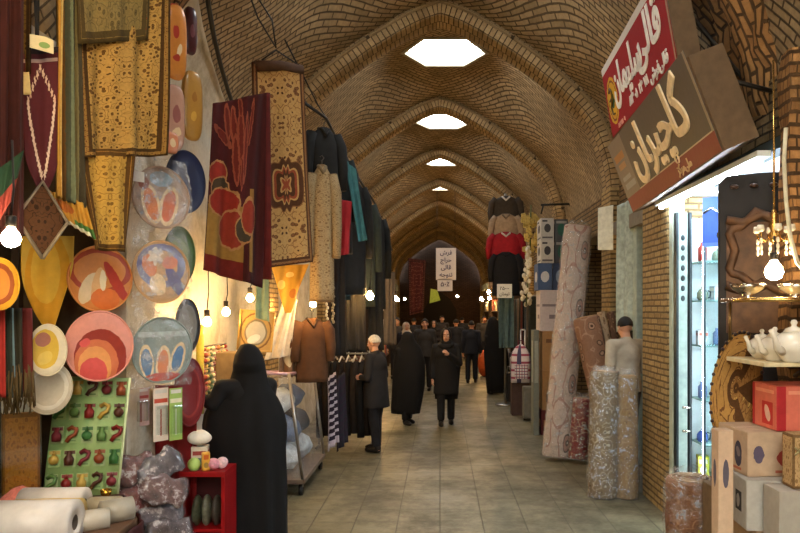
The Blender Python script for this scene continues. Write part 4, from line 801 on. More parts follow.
# ---- clear cart
pf, pb = at(302, 497, 7.5), at(328, 468, 8.85); T = thing('wheeled_cart', 'wheeled metal cart with clear plastic sides full of blue and white clothes', 'cart', (-1.85, 8.1, 0)); steel = mat((150, 146, 138), .35, .8, .1)
xr0, xr1, xl = -1.47, -1.62, -2.2; y0, y1 = 7.5, 8.85; zb = .16
b = MB()
b.tube([(xr0, y0, zb), (xr1, y0, 1.32)], .018, 8); b.build('post', steel, T)
for a, e in (((xr0, y1, zb), (xr1 + .02, y1, 1.22)), ((xl, y0, zb), (xl, y0, 1.32)), ((xl, y1, zb), (xl, y1, 1.22))):
    b = MB(); b.tube([a, e], .018, 8); b.build('post', steel, T)
b = MB(); b.tube([(xl, y0, 1.32), (xr1, y0, 1.32), (xr1 + .02, y1, 1.22), (xl, y1, 1.22), (xl, y0, 1.32)], .016, 8); b.build('top_rail', mat((196, 160, 170), .3, .5), T, label='pinkish top rail')
b = MB(); b.box(((xl + xr0) / 2, (y0 + y1) / 2, zb), (xr0 - xl + .04, y1 - y0 + .04, .05)); b.build('base', mat((110, 96, 84), .5), T, bevel=.008)
for x in (xl + .05, xr0 - .03):
    for y in (y0 + .06, y1 - .06):
        b = MB(); b.cone((x - .018, y, .065), (x + .018, y, .065), .065, .065, 18); w_ = b.build('wheel', mat((26, 26, 26), .6), T)
        b = MB(); b.box((x, y, .115), (.05, .04, .05)); b.build('caster_fork', steel, w_)
b = MB(); q = [(xr0 + .004, y0, zb + .03), (xr0 + .004, y1, zb + .03), (xr1 + .024, y1, 1.21), (xr1 + .004, y0, 1.31)]; b.face([b.v(p) for p in q]); b.face([b.v(Vector(p) - Vector((.004, 0, 0))) for p in q]); b.build('side_sheet', plastic(.14, 5), T, label='clear plastic side sheet')
b = MB(); q = [(xl, y0 - .004, zb + .03), (xr0, y0 - .004, zb + .03), (xr1, y0 - .004, 1.31), (xl, y0 - .004, 1.31)]; b.face([b.v(p) for p in q]); b.face([b.v(Vector(p) + Vector((0, .004, 0))) for p in q]); b.build('front_sheet', plastic(.14, 5), T, label='clear plastic front sheet')
ct = [((206, 216, 220), 'white folded garment at the bottom front of the clear cart'), ((90, 110, 140), 'blue folded garment in the middle front of the clear cart'), ((180, 190, 196), 'pale grey garment at the bottom back of the clear cart'), ((60, 72, 96), 'dark blue garment on top at the back of the clear cart'), ((196, 204, 206), 'white garment on top at the front of the clear cart'), ((40, 42, 50), 'black garment in the middle of the clear cart')]
for i, (x, y, z, rx, rz) in enumerate(((-1.80, 7.95, .345, .22, .15), (-1.80, 7.95, .66, .22, .15), (-1.80, 8.5, .345, .22, .15), (-1.83, 8.5, .95, .18, .14), (-1.83, 7.95, .97, .18, .14), (-1.80, 8.5, .65, .20, .14))):
    b = MB(); b.ball((x, y, z), (rx, .25, rz), 28, 18)
    for v in b.bm.verts:
        v.co += noise.noise_vector(v.co * 5 + Vector((i, 0, 0))) * .05 + noise.noise_vector(v.co * 14) * .02; v.co.z = max(v.co.z, zb + .03)
        v.co.x = min(v.co.x, -1.50 - (v.co.z - zb) * .14)
    tag(b.build('folded_garment', mat(ct[i][0], .7, var=.3, scale=8)), ct[i][1], 'garment', 'clothes in the clear cart')
b = MB(); b.box((-1.92, 7.15, 1.22), (.24, .28, .07), rz=.2); b.box((-1.92, 7.15, 1.28), (.23, .27, .05), rz=.12); b.box((-1.93, 7.15, 1.325), (.24, .26, .04), rz=.25)
tag(b.build('folded_shirts', mat((206, 196, 176), .7), bevel=.012), 'stack of folded cream shirts right behind the chador, on the tan box', 'shirts')
b = MB(); b.box((-1.92, 7.15, .59), (.3, .34, 1.18)); tag(b.build('goods_box', mat((110, 84, 60), .8), bevel=.01), 'tall tan box under the folded cream shirts', 'box')
# striped scarves on the end of the cart
for i, (x, c, lab) in enumerate(((336, (190, 180, 190), 'white and purple striped scarf hanging on the far end of the cart'), (345, (36, 34, 44), 'dark violet scarf hanging beyond the far end of the cart'))):
    hang('hanging_scarf', [(x - 8, 378), (x, 372), (x + 2, 442), (x - 9, 452)], (9.0 + .15 * i, 9.1 + .15 * i), paint('scarf%d' % i, c, [('rect', 0, .1 * k, 1, .1 * k + .06, (40, 30, 44)) for k in range(1, 10)], .8), lab, 'scarf', 'scarves on the end of the cart', amp=.03, freq=2, nu=16, nv=24)
# ---- trouser rack with white hangers
T = thing('clothes_rack', 'low metal clothes rack full of dark trousers beside the grey haired man', 'rack', (-1.4, 10.3, 0)); zr = 1.36
for x in (-1.78, -1.0):
    b = MB(); b.tube([(x, 10.3, .02), (x, 10.3, zr)], .014, 8); b.build('post', steel, T); b = MB(); b.tube([(x, 10.05, .015), (x, 10.55, .015)], .014, 8); b.build('foot', steel, T)
b = MB(); b.tube([(-1.80, 10.3, zr), (-.98, 10.3, zr)], .013, 8); b.build('rail', steel, T)
names = ['nearest the cart', 'second from the cart', 'third from the cart', 'fourth from the cart', 'fifth from the cart', 'sixth from the cart', 'seventh from the cart', 'nearest the grey haired man']
for i in range(8):
    x = -1.74 + i * .098; T = thing('hanging_trousers', 'dark trousers on a white hanger on the low rack, ' + names[i], 'trousers', (x, 10.3, .2), 0, 'trousers on the low rack'); c = [(30, 26, 24), (44, 36, 30), (24, 24, 26), (36, 28, 24)][i % 4]
    for s in (-1, 1):
        b = MB(); b.tube([(x, 10.26 + s * .10, zr - .12), (x + .01 * s, 10.24 + s * .11, .8), (x + .01, 10.2 + s * .10, .16 + .03 * (i % 3))], [.045, .05, .055], 10); b.build('trouser_leg', mat(c, .85), T)
    b = MB(); b.tube([(x, 10.05, zr - .10), (x, 10.3, zr - .04), (x, 10.55, zr - .10)], .014, 8); b.tube([(x, 10.3, zr - .04), (x + .01, 10.3, zr + .03), (x - .015, 10.3, zr + .035)], .006, 6); b.build('hanger', mat((226, 220, 206), .4), T, label='white plastic hanger')
# cable hooks and cables on the vault
for pts, lab, r in (([(-next(x + (x2 - x) * (za - zz) / (za - zb) for (x, za, _), (x2, zb, _) in zip(PR, PR[1:]) if zb <= zz <= za) + .05, y, zz) for y, zz in ((y, 4.62 - (y - 6) * .3) for y in (5.6, 6.0, 6.4, 6.8, 7.2, 7.6, 8.0))], 'thick dark cable running down the plaster edge at the upper left', .022), ([at(244, -20, 6.0), at(258, 18, 6.4), at(275, 46, 6.6)], 'thin black wire dropping from the vault to the carpet hook', .008), ([at(285, 40, 6.6), at(318, 105, 7.6), at(330, 124, 7.9)], 'thin black wire running from the carpet hook to the highest coat', .008)):
    b = MB(); b.tube(pts, r, 8); tag(b.build('hanging_cable', wire_m), lab, 'cable')
# lit bulbs
for px, py, d, lab, up in ((11, 238, 3.3, 'large white lit bulb at the left edge in front of the diamond ornament', 140), (207, 322, 5.95, 'lit bulb hanging just left of the chador head, under the blanket', 262), (226, 312, 6.6, 'lit bulb right of the larger one on the pale wall', 276), (250, 298, 6.95, 'lit bulb glowing behind the pale green towel', 270), (313, 304, 7.7, 'lit bulb near the rust coat and chain belts', 268), (370, 296, 9.2, 'brightest bulb in front of the dark dresses', 240), (382, 298, 11.2, 'small bulb right beside the brightest one', 262), (395, 299, 13.5, 'small bulb farthest along the left dresses', 266), (283, 310, 9.0, 'small bulb behind the golden shawl', 290)):
    p = at(px, py, d); bulb(p, at(px + 1, up, d), lab, r=.043 if px == 11 else .05 if px in (370, 382, 395) else .036, m=glow_w if px == 11 else glow_m)
# ================================================================ RIGHT SIDE: shop signs, carpets, boxes, shops
FRn = Vector((-.55, -.83, 0))
def signbox(name, label, fb, ft, nb, nt_, thick, face_m, side_m):
    """sign box from the far-bottom, far-top, near-bottom, near-top points of its printed face"""
    T = thing(name, label, 'sign', fb); x = (nb - fb); y = (ft - fb); n = x.cross(y).normalized(); n = -n if n.x > 0 else n; W, H = x.length, y.length
    back = -n * thick; b = MB(); q = [fb, nb, nt_, ft]; r = [p + back for p in q]
    A, B = [b.v(p) for p in q], [b.v(p) for p in r]; b.face(B[::-1], [(0, 0)] * 4)
    b.face(A, [(0, 0), (1, 0), (1, 1), (0, 1)])
    for i in range(4): b.face([A[i], B[i], B[(i + 1) % 4], A[(i + 1) % 4]], [(0, 0), (0, 1), (1, 1), (1, 0)])
    for f in b.bm.faces: f.smooth = False
    b.build('sign_case', side_m, T, bevel=.006)
    b = MB(); e = n * .005; k = .012; P = lambda u, v: fb + x * u + y * v + e
    A = [b.v(P(u, v)) for u, v in ((k, k), (1 - k, k), (1 - k, 1 - k), (k, 1 - k))]; B = [b.v(P(u, v) - e * .9) for u, v in ((k, k), (1 - k, k), (1 - k, 1 - k), (k, 1 - k))]
    b.face(A, [(0, 0), (1, 0), (1, 1), (0, 1)])
    for i in range(4): b.face([A[i], B[i], B[(i + 1) % 4], A[(i + 1) % 4]], [(0, 0)] * 4)
    for f in b.bm.faces: f.smooth = False
    b.build('sign_face', face_m, T)
    xd, yd = x.normalized(), n.cross(x.normalized()); yd = yd if yd.z > 0 else -yd
    for u in (.12, .5, .88):
        q = fb + x * u + y * .75 + back; b = MB(); b.tube([q, (2.38, q.y, min(q.z, 3.5))], .016, 6); b.build('wall_arm', mat((52, 46, 40), .5, .5), T, label='dark steel arm')
    def M(u, v, lift=.008):
        m = Matrix((xd, yd, n)).transposed().to_4x4(); m.translation = fb + x * u + y * v + n * lift; return m
    return T, M, W, H
brown_side = mat((96, 76, 54), .7); white_p = mat((222, 220, 212), .5); gold_p = mat((232, 212, 172), .4)
# red sign of the carpet shop
fb, ft = at(613, 139, 7.08), at(601, 71, 7.08); nb, nt_ = at(679, 60, 4.87), at(661, -38, 4.87)
lay = [('rect', 0, .90, 1, 1, (196, 192, 184)), ('ell', .115, .44, .095, .33, 0, (196, 150, 30)), ('ring', .115, .44, .075, .27, 0, .05, (120, 70, 20)), ('ell', .115, .44, .03, .10, 0, (60, 90, 50)), ('rect', .985, 0, 1, 1, (150, 120, 100))]
T, M, W, H = signbox('shop_sign', 'long red shop sign with white script and a yellow oval emblem', fb, ft, nb, nt_, .16, paint('red_sign', (140, 16, 20), lay, .75, var=.06, spec=.15), brown_side)
a_ = '\ufed7\ufe8e\ufedf\ufef0'; b_ = '\ufeb3\ufee0\ufef4\ufee4\ufe8e\ufee5'
text('lettering', a_[::-1], white_p, M(.74, .60), .42, T, bold=.012, sx=1.0); text('lettering', b_[::-1], white_p, M(.41, .56), .40, T, bold=.012, sx=.85)
[text('small_lettering', w_, white_p, M(.42 + .075 * q_, .17), .11, T, bold=.003) for q_, w_ in enumerate(('\u06F8\u06F1\u06F3', '\u06F0\u06F5', '\u06F2\u06F3', '\u06F7\u06F8'))]; text('small_lettering', '\ufed3\ufeae\ufeb5 '[::-1] + '\ufed7\ufe8e\ufedf\ufef0'[::-1], white_p, M(.80, .15), .13, T, bold=.003)
for q_, w_ in enumerate(('\u06F8\u06F8\u06F3', '\u06F2\u06F2\u06F1', '\u06F0\u06F9')): text('small_lettering', w_, mat((226, 170, 150), .5), M(.18 + .045 * q_, .06), .06, T)
# emblem: stylised bird strokes in the yellow oval
b = MB(); m = M(.115, .44, .010)
for pts in (((-.06, .10), (0, .13), (.05, .08), (.02, 0), (-.05, -.04), (-.02, -.12), (.05, -.13)), ((-.07, .02), (0, .03), (.06, .01))): b.tube([m @ Vector((x, y, 0)) for x, y in pts], .010, 6)
b.build('emblem', mat((92, 74, 24), .5), T)
# grey sign
fb, ft = at(633, 213, 7.12), at(607, 147, 7.12); nb, nt_ = at(725, 150, 4.56), at(688, 56, 4.56)
gl = [('rect', 0, 0, 1, .20, (132, 58, 50)), ('rect', 0, .20, 1, .215, (190, 170, 150)), ('rect', 0, .2, .21, 1, (128, 118, 108)), ('rect', .03, .70, .17, .80, (170, 120, 70)), ('rect', .05, .58, .15, .66, (170, 130, 90)), ('rect', .04, .30, .19, .38, (150, 150, 150)), ('rect', .04, .42, .16, .48, (150, 150, 150)), ('rect', .985, .2, 1, 1, (150, 136, 116))]
T, M, W, H = signbox('shop_sign', 'long grey shop sign with large gold script over a dull red band', fb, ft, nb, nt_, .24, paint('grey_sign', (92, 84, 76), gl, .5, var=.08, spec=.2), brown_side)
k_ = '\ufb90\ufe8e'; k2 = '\ufb7c\ufef4\ufeae\ufe8e\ufee5'
text('lettering', k_[::-1], gold_p, M(.80, .62), .57, T, extrude=.012, bold=.012, sx=.95); text('lettering', k2[::-1], gold_p, M(.50, .61), .52, T, extrude=.012, bold=.011, sx=1.0)
text('small_lettering', '\ufee3\ufeae\ufb90\ufeb0 '[::-1] + '\ufee3\ufee0\ufef0'[::-1], mat((206, 170, 130), .5), M(.70, .10), .10, T, bold=.002)
# door frame and jamb of the bright shop (faces the viewer)
T = thing('shop_door_frame', 'pale green grey metal door frame of the bright shop with a dotted sticker strip', 'door frame', (2.32, 6.66, 0)); grn = mat((150, 170, 160), .4); dk = mat((26, 36, 38), .4)
b = MB(); b.box((2.29, 6.63, 1.46), (.09, .06, 2.92)); b.build('jamb', grn, T, bevel=.006)
for x in (2.235, 2.36): b = MB(); b.box((x, 6.62, 1.46), (.022, .07, 2.92)); b.build('seal', dk, T, label='dark rubber seal')
for k in range(7): b = MB(); b.ball((2.29, 6.598, 2.68 - k * .095), (.02, .004, .028), 10, 6); b.build('sticker', dk, T, label='dark dot sticker')
for z in (1.08, .86):
    b = MB(); b.tube([(2.33, 6.58, z), (2.33, 6.53, z + .01), (2.26, 6.52, z + .012)], .012, 8); b.build('handle', mat((226, 220, 206), .2, .9), T, label='bright metal handle')
T = thing('hanging_strip_light', 'long white strip light under the grey sign along the bright shop front', 'light', (2.12, 5.7, 3.0)); b = MB(); b.box((2.13, 5.7, 3.03), (.09, 2.2, .04)); b.build('housing', white_m, T); b = MB(); b.cone((2.13, 4.65, 2.99), (2.13, 6.75, 2.99), .018); b.build('tube', emis((222, 238, 255), 70), T)
T = thing('hanging_steel_bracket', 'thin black metal bracket sticking out above the tall stack of boxes', 'bracket', at(560, 206, 12.6)); b = MB(); b.tube([at(541, 205, 12.4), at(569, 204, 12.6), at(576, 214, 12.8)], .02, 6); b.tube([at(543, 206, 12.4), at(541, 214, 12.4)], .015, 6); b.build('arm', wire_m, T)
# display cabinet with glass shelves
T = thing('display_cabinet', 'white display cabinet with lit glass shelves just inside the bright shop', 'cabinet', (2.72, 6.5, .12)); x0, x1, yb = 2.40, 3.02, 6.74
b = MB(); b.box(((x0 + x1) / 2, 6.755, 1.5), (x1 - x0, .03, 2.76)); b.build('back_panel', mat((206, 222, 224), .5, var=.04), T)
b = MB(); b.box((x1 - .01, 6.56, 1.5), (.02, .36, 2.76)); b.build('side_panel', mat((206, 222, 224), .5, var=.04), T)
b = MB(); b.box(((x0 + x1) / 2, 6.56, .16), (x1 - x0, .36, .08)); b.build('plinth', grn, T)
zs = [.62, .90, 1.17, 1.60, 2.06, 2.35]
pix = [445, 400, 345, 300, 262]
zs = [CH - (p - CY) * 6.5 / F for p in (478, 444, 400, 346, 301, 262)]
for x in (x0 + .012, 2.62, x1 - .03): b = MB(); b.cone((x, 6.41, .25), (x, 6.41, 2.8), .007); b.build('fill_strip', emis((228, 240, 250), 38), T, label='added white fill strip hidden behind a mullion')  # strips added behind the mullions to brighten the cabinet inside
for z in zs: b = MB(); b.box(((x0 + x1) / 2, 6.57, z), (x1 - x0 - .03, .34, .014)); b.build('shelf', mat((150, 190, 186), .15, spec=.7), T, label='green edged glass shelf')
for x in (x0 + .012, 2.62, x1 - .012): b = MB(); b.box((x, 6.385, 1.5), (.018, .018, 2.76)); b.build('mullion', mat((60, 76, 80), .4), T)
b = MB(); b.box((2.71, 6.388, 1.5), (.60, .005, 2.7)); b.build('glass_front', glass((244, 250, 250), .06), T)
# goods on those shelves
gcol = [(196, 206, 210), (150, 60, 50), (90, 110, 150), (206, 200, 180), (120, 130, 110), (60, 84, 150), (176, 90, 70), (160, 170, 176)]
rows_ = ['bottom', 'second', 'third', 'fourth', 'fifth', 'top']; n_ = 0
for r_, z in enumerate(zs):
    nn_ = 4 if r_ not in (0,) else 3
    for c_ in range(nn_):
        x = 2.46 + c_ * (.14 if nn_ == 4 else .18); zz = z + .008; hgt = .11 + .07 * ((r_ * 3 + c_ * 5) % 4) / 3; kx = (r_ + c_ * 2) % 3; col = gcol[(r_ * 5 + c_ * 3) % 8]
        if r_ == 0: col = [(170, 170, 50), (46, 104, 60), (56, 90, 160)][c_]; hgt = .19; kx = 0
        where = '%s shelf of the glass cabinet, %s' % (rows_[r_], ['nearest the door frame', 'second from the door frame', 'third from the door frame', 'farthest from the door frame'][c_])
        if kx == 0: b = MB(); b.box((x, 6.56, zz + hgt / 2), (.10, .12, hgt), rz=.2 * (c_ - 1)); o = b.build('boxed_appliance', paint('gbox%d' % n_, col, [('rect', .1, .65, .9, .85, gcol[(n_ + 3) % 8]), ('ell', .5, .35, .3, .2, 0, (206, 210, 206))], .4), bevel=.004); tag(o, 'small printed box on the ' + where, 'box', 'goods in the glass cabinet')
        elif kx == 1:
            T2 = thing('kettle', 'pale kettle on the ' + where, 'kettle', (x, 6.56, zz), 0, 'goods in the glass cabinet'); b = MB(); b.lathe([(.035, 0), (.052, .02), (.05, .07), (.03, .10), (.012, .11), (.012, .125), (.002, .128)], Matrix.Translation((x, 6.56, zz)), 16); b.build('kettle_body', mat(col, .25, .3), T2)
            b = MB(); b.tube([(x + .04, 6.56, zz + .09), (x + .075, 6.56, zz + .08), (x + .07, 6.56, zz + .03), (x + .045, 6.56, zz + .02)], .007, 6); b.build('handle', dk, T2)
        else: b = MB(); b.lathe([(.03, 0), (.04, .01), (.042, hgt * .7), (.02, hgt * .85), (.02, hgt), (.002, hgt)], Matrix.Translation((x, 6.56, zz)), 16); tag(b.build('canister', mat(col, .3, .2)), 'round canister on the ' + where, 'canister', 'goods in the glass cabinet')
        n_ += 1
# wall goods deeper in: blue poster, desk lamp
b = MB(); q = [at(707, 196, 6.36), at(741, 203, 6.0), at(735, 248, 6.0), at(704, 243, 6.36)]
m = frame((q[0] + q[2]) / 2, FRn); b.prism([(-.155, -.22), (.155, -.22), (.155, .22), (-.155, .22)], m, .012)
tag(b.build('hanging_poster', paint('blue_poster', (58, 92, 170), [('rect', .45, .35, .5, .75, (206, 210, 160)), ('rect', 0, 0, 1, .08, (90, 120, 190))], .4)), 'blue poster board hanging inside the bright shop above the cabinet shelves', 'poster')
p = at(725, 232, 5.9); T = thing('hanging_lamp_arm', 'silver curved lamp arm in front of the blue poster', 'lamp', p); b = MB(); b.tube([at(704, 213, 6.2), at(712, 208, 6.1), at(722, 214, 6.0), at(728, 228, 5.92)], .012, 8); b.build('arm', mat((200, 206, 206), .2, .9), T)
b = MB(); b.cone(at(729, 228, 5.92), at(723, 236, 5.85), .02, .055, 16); b.build('lamp_shade', mat((160, 166, 166), .25, .9), T)
# ---- carved mirror cabinet at the front right
T = thing('carved_cabinet', 'dark wooden cabinet with rounded top and carved brown panel behind the lit lamp', 'cabinet', (2.06, 4.62, 0)); dkw = mat((22, 17, 16), .6); brw = mat((84, 58, 38), .6, var=.45, scale=10)
cm = frame(at(762, 240, 4.66), Vector((-.35, -.94, 0))); W2, zt = .27, CH - (172 - CY) * 4.66 / F
z0 = cm.translation.z
pts = [(-W2, -z0 + .13), (W2, -z0 + .13), (W2, zt - z0 - .06), (W2 - .05, zt - z0 - .01), (0, zt - z0 + .0), (-W2 + .05, zt - z0 - .01), (-W2, zt - z0 - .06)]
b = MB(); b.prism(pts, cm, .12); b.build('cabinet_body', dkw, T, bevel=.012)
b = MB(); rr = []
for j in range(29):
    a = 2 * PI * j / 28; rr.append(cm @ Vector(((W2 - .07 + .035 * math.cos(5 * a)) * math.cos(a) * 1.0, -.07 + (.24 + .03 * math.cos(7 * a)) * math.sin(a), .025)))
b.tube(rr, .028, 8); b.tube([cm @ Vector((x, y, .03)) for x, y in ((-.22, -.30), (-.1, -.34), (0, -.28), (.1, -.34), (.22, -.30))], .03, 8); b.tube([cm @ Vector((x, y, .03)) for x, y in ((-.22, .14), (-.12, .12), (0, .17), (.12, .12), (.22, .14))], .028, 8); b.build('carving', brw, T, label='carved brown scrollwork')
b = MB(); b.prism([(-W2 + .05, -.62), (W2 - .05, -.62), (W2 - .05, .12), (-W2 + .05, .12)], cm @ Matrix.Translation((0, 0, .012)), .01); b.build('panel', brw, T)
for k in range(4): 
    b = MB(); b.ball(cm @ Vector((-W2 + .10 + k * .12, zt - z0 - .09, .02)), (.03, .02, .015), 10, 6); b.build('boss', mat((66, 48, 40), .3), T)
# ---- front right goods: shelf, teapots, cartons
glass_s = mat((176, 160, 120), .12, spec=.8)
zsh = CH - (300 - CY) * 4.0 / F
T = thing('wall_shelf', 'thin glass shelf with brass edge under the lit lamp at the right', 'shelf', (1.95, 4.05, zsh)); b = MB(); b.box((1.98, 4.05, zsh), (.54, .40, .016)); b.build('shelf_board', glass_s, T)
b = MB(); b.tube([(1.71, 3.845, zsh), (2.25, 3.845, zsh)], .013, 8); b.tube([(1.71, 3.845, zsh), (1.71, 4.25, zsh)], .013, 8); b.build('brass_edge', mat((196, 160, 96), .25, .9), T)
for x in (1.74, 2.2):
    b = MB(); b.tube([(x, 4.2, zsh - .01), (x, 4.2, 1.82)], .01, 6); b.build('post', mat((120, 96, 60), .3, .8), T)
for i, (px, py0, lab) in enumerate(((748, 276, 'silver bowl at the left end of the glass shelf'), (795, 283, 'silver bowl at the right end of the glass shelf'))):
    b = MB(); pp = at(px, 0, 4.05); b.lathe([(.04, 0), (.045, .006), (.02, .015), (.085, .055), (.10, .085), (.095, .085), (.07, .05), (.002, .03)], Matrix.Translation((pp.x, 4.05, zsh + .008)), 24); tag(b.build('silver_bowl', mat((186, 176, 160), .15, .95)), lab, 'bowl', 'silver bowls on the glass shelf')
zt2 = CH - (361 - CY) * 3.9 / F
T = thing('teapot_shelf', 'pale shelf carrying the row of white teapots at the right edge', 'shelf', (2.0, 3.95, zt2)); b = MB(); b.box((2.03, 4.03, zt2 - .012), (.56, .50, .024)); b.build('shelf_board', mat((206, 190, 150), .4), T, bevel=.004)
for x in (2.18, 2.28):
    b = MB(); b.tube([(x, 4.30, zt2 - .12), (x, 4.08, zt2 - .03)], .014, 6); b.build('wall_bracket', wood_d, T)
def teapot(px, d, s, lab):
    pp = at(px, 0, d); c = Vector((pp.x, d, zt2)); T = thing('teapot', lab, 'teapot', c, 0, 'white teapots on the pale shelf'); por = paint('porcelain', (226, 218, 200), [], .12, var=.03, spec=.6)
    m = Matrix.Translation(c) @ Matrix.Rotation(R(25), 4, 'Z') @ Matrix.Scale(s, 4)
    b = MB(); b.lathe([(.045, 0), (.05, .008), (.078, .045), (.085, .08), (.07, .118), (.045, .135)], m, 26); b.build('pot_body', por, T)
    b = MB(); b.lathe([(.046, .134), (.035, .15), (.014, .158), (.010, .165), (.016, .176), (.010, .188), (.002, .19)], m, 20); b.build('lid', por, T)
    b = MB(); b.tube([m @ Vector((x, 0, z)) for x, z in ((-.07, .05), (-.105, .065), (-.122, .11), (-.145, .145))], [.022 * s, .017 * s, .012 * s, .012 * s], 10); b.build('spout', por, T)
    b = MB(); b.tube([m @ Vector((x, 0, z)) for x, z in ((.07, .115), (.115, .12), (.125, .08), (.105, .045), (.076, .04))], .009 * s, 8); b.build('handle', por, T)
    b = MB(); b.ball(m @ Vector((-.015, -.070, .075)), (.034 * s, .018 * s, .030 * s), 14, 8, Matrix.Rotation(R(25), 4, 'Z')); b.build('painted_flower', mat((214, 92, 36), .3), T, label='orange painted rose'); return T
teapot(762, 4.06, .92, 'white teapot at the left end of the shelf, its spout outermost'); teapot(775, 3.92, 1.0, 'white teapot second from the left, tucked beside the large one'); teapot(794, 3.82, 1.22, 'large white teapot with an orange rose at the right edge')
# ornate oval tray standing behind the boxes
pp = at(736, 388, 4.32); T = thing('ornate_tray', 'tall golden oval tray with dark beaded rim standing behind the pink carton', 'tray', pp); m = frame(pp, Vector((-.35, -.94, .15)), roll=R(-8)); w, h = .145, .36
ov = lambda s, z=0: [m @ Vector((w * s * math.cos(2 * PI * j / 36), h * s * math.sin(2 * PI * j / 36), z)) for j in range(36)]
b = MB(); b.rings([ov(.02, -.02), ov(.9, -.02), ov(1, .01), ov(.88, .012), ov(.72, -.004), ov(.02, -.004)]); b.build('tray_body', rug('tray_pat', .3, .7, (172, 130, 70), (110, 74, 40), (196, 160, 90), (150, 110, 60), (84, 56, 32), 20, .05), T)
b = MB()
for q in ov(.97, .016): b.ball(q, .012, 8, 6)
b.build('beaded_rim', mat((52, 34, 30), .3), T, label='dark beaded rim')
b = MB(); b.box((pp.x + .02, 4.42, .45), (.30, .22, .9)); tag(b.build('goods_carton', mat((110, 90, 66), .8), bevel=.008), 'plain brown carton on the floor that carries the golden oval tray', 'carton')
def carton(c, size, rz, base, layers, label, group=None, top_tape=True, m=None):
    T = thing('carton', label, 'carton', (c[0], c[1], c[2]), 0, group); cx_, cy_, cz_ = c; w, d_, h_ = size
    b = MB(); b.box((cx_, cy_, cz_ + h_ / 2), size, rz=rz); b.build('carton_body', m or paint('carton%d' % len(bpy.data.materials), base, layers, .7, var=.15), T, bevel=.006)
    b = MB(); b.box((cx_, cy_, cz_ + h_ + .0005), (w * .99, .05 * min(1, d_ / .2), .002), rz=rz); b.build('tape', mat(tuple(min(255, v + 25) for v in base), .3), T)
    for s in (-1, 1):
        b = MB(); q = Matrix.Rotation(rz, 4, 'Z') @ Vector((0, s * d_ * .255, 0)); b.box((cx_ + q.x, cy_ + q.y, cz_ + h_ + .0012), (w * .985, d_ * .475, .0022), rz=rz); b.build('top_flap', mat(tuple(int(v * .95) for v in base), .75), T)
    return T
# pile at the front right (from the floor up)
zc = lambda py, d: CH - (py - CY) * d / F
CRD = (164, 136, 104); d0 = 3.92
zA = zc(530, 3.85)      # underside of the grey white carton
carton((2.0, 4.02, 0), (.56, .44, .38), 0, (150, 118, 82), [('rect', .2, .3, .5, .6, (96, 70, 50))], 'lowest brown carton on the floor at the front right', 'cartons at the front right')
carton((2.0, 4.02, .383), (.54, .42, zA - .386), 0, CRD, [('rect', .1, .5, .5, .7, (120, 90, 60))], 'brown carton under the grey carton at the front right', 'cartons at the front right')
h1 = zc(480, 3.85) - zA
carton((2.0, 4.0, zA), (.62, .38, h1), R(-4), (176, 170, 158), [('rect', .55, .30, .80, .70, (40, 36, 36)), ('ell', .66, .5, .07, .14, 0, (150, 146, 140)), ('ell', .25, .45, .05, .1, 0, (96, 80, 74)), ('rect', .22, .18, .32, .24, (80, 74, 70))], 'grey white carton with a dark square print, second layer at the front right', 'cartons at the front right')
zB = zA + h1 + .006; h2 = zc(428, 4.05) - zB
carton((2.02, 4.09, zB), (.64, .36, h2), R(3), (190, 162, 132), [('ell', .36, .42, .10, .20, 0, (150, 56, 44)), ('ell', .38, .50, .05, .08, 0, (204, 172, 134)), ('ell', .70, .45, .12, .30, 0, (62, 58, 74)), ('ell', .70, .5, .06, .12, .3, (120, 110, 110)), ('rect', .25, .08, .8, .14, (176, 96, 70)), ('ell', .1, .5, .05, .2, 0, (90, 80, 100))], 'tan carton with red and dark blue prints, above the grey carton', 'cartons at the front right')
zC = zB + h2 + .006; h3 = max(.2, zc(383, 4.1) - zC)
carton((2.10, 4.05, zC), (.46, .28, h3), R(2), (214, 112, 90), [('rect', .42, .10, .86, .62, (190, 44, 40)), ('ell', .64, .36, .10, .2, .4, (230, 190, 170)), ('rect', 0, 0, .12, 1, (176, 40, 44)), ('rect', .15, .82, .9, .9, (230, 150, 120))], 'salmon pink carton with a red label, topmost in the front right pile', 'cartons at the front right')
# tall slim carton standing at the left end of the pile
xs = at(726, 0, 3.95).x
carton((1.585, 3.93, 0), (.085, .10, zc(432, 3.85)), 0, (206, 176, 146), [('ell', .5, .82, .2, .06, 0, (90, 84, 96)), ('rect', .2, .1, .8, .5, (196, 160, 130))], 'tall slim tan carton standing on end at the left of the front right pile', 'cartons at the front right')
# gold wrapped gift box at the right edge
b = MB(); pz = zA + h1 + .004; pp = at(796, 0, 3.7); b.box((pp.x + .02, 3.70, pz + .14), (.13, .12, .28)); 
T = thing('gift_box', 'gold patterned gift box with a bow at the right edge on the grey carton', 'gift box', (pp.x + .02, 3.7, pz)); b.build('box_body', rug('giftpaper', .2, .3, (190, 156, 110), (150, 116, 74), (214, 186, 140), (176, 140, 96), (120, 92, 60), 26, .001), T, bevel=.006)
b = MB(); 
for a in (0, 72, 144, 216, 288): b.tube([(pp.x - .02, 3.632, pz + .20), (pp.x - .02 + .03 * math.cos(R(a)), 3.618, pz + .20 + .03 * math.sin(R(a))), (pp.x - .02, 3.626, pz + .20)], .006, 6)
b.build('bow', mat((226, 210, 160), .2, .6), T, label='pale gold bow')
b = MB(); b.box((2.0, 3.70, zA + .0 + h1 / 2 - .001), (.5, .18, h1)); tag(b.build('carton', paint('hidden_carton', (168, 160, 146), [], .7), bevel=.006), 'grey carton half out of the view at the right edge, carrying the gift box', 'carton', 'cartons at the front right')
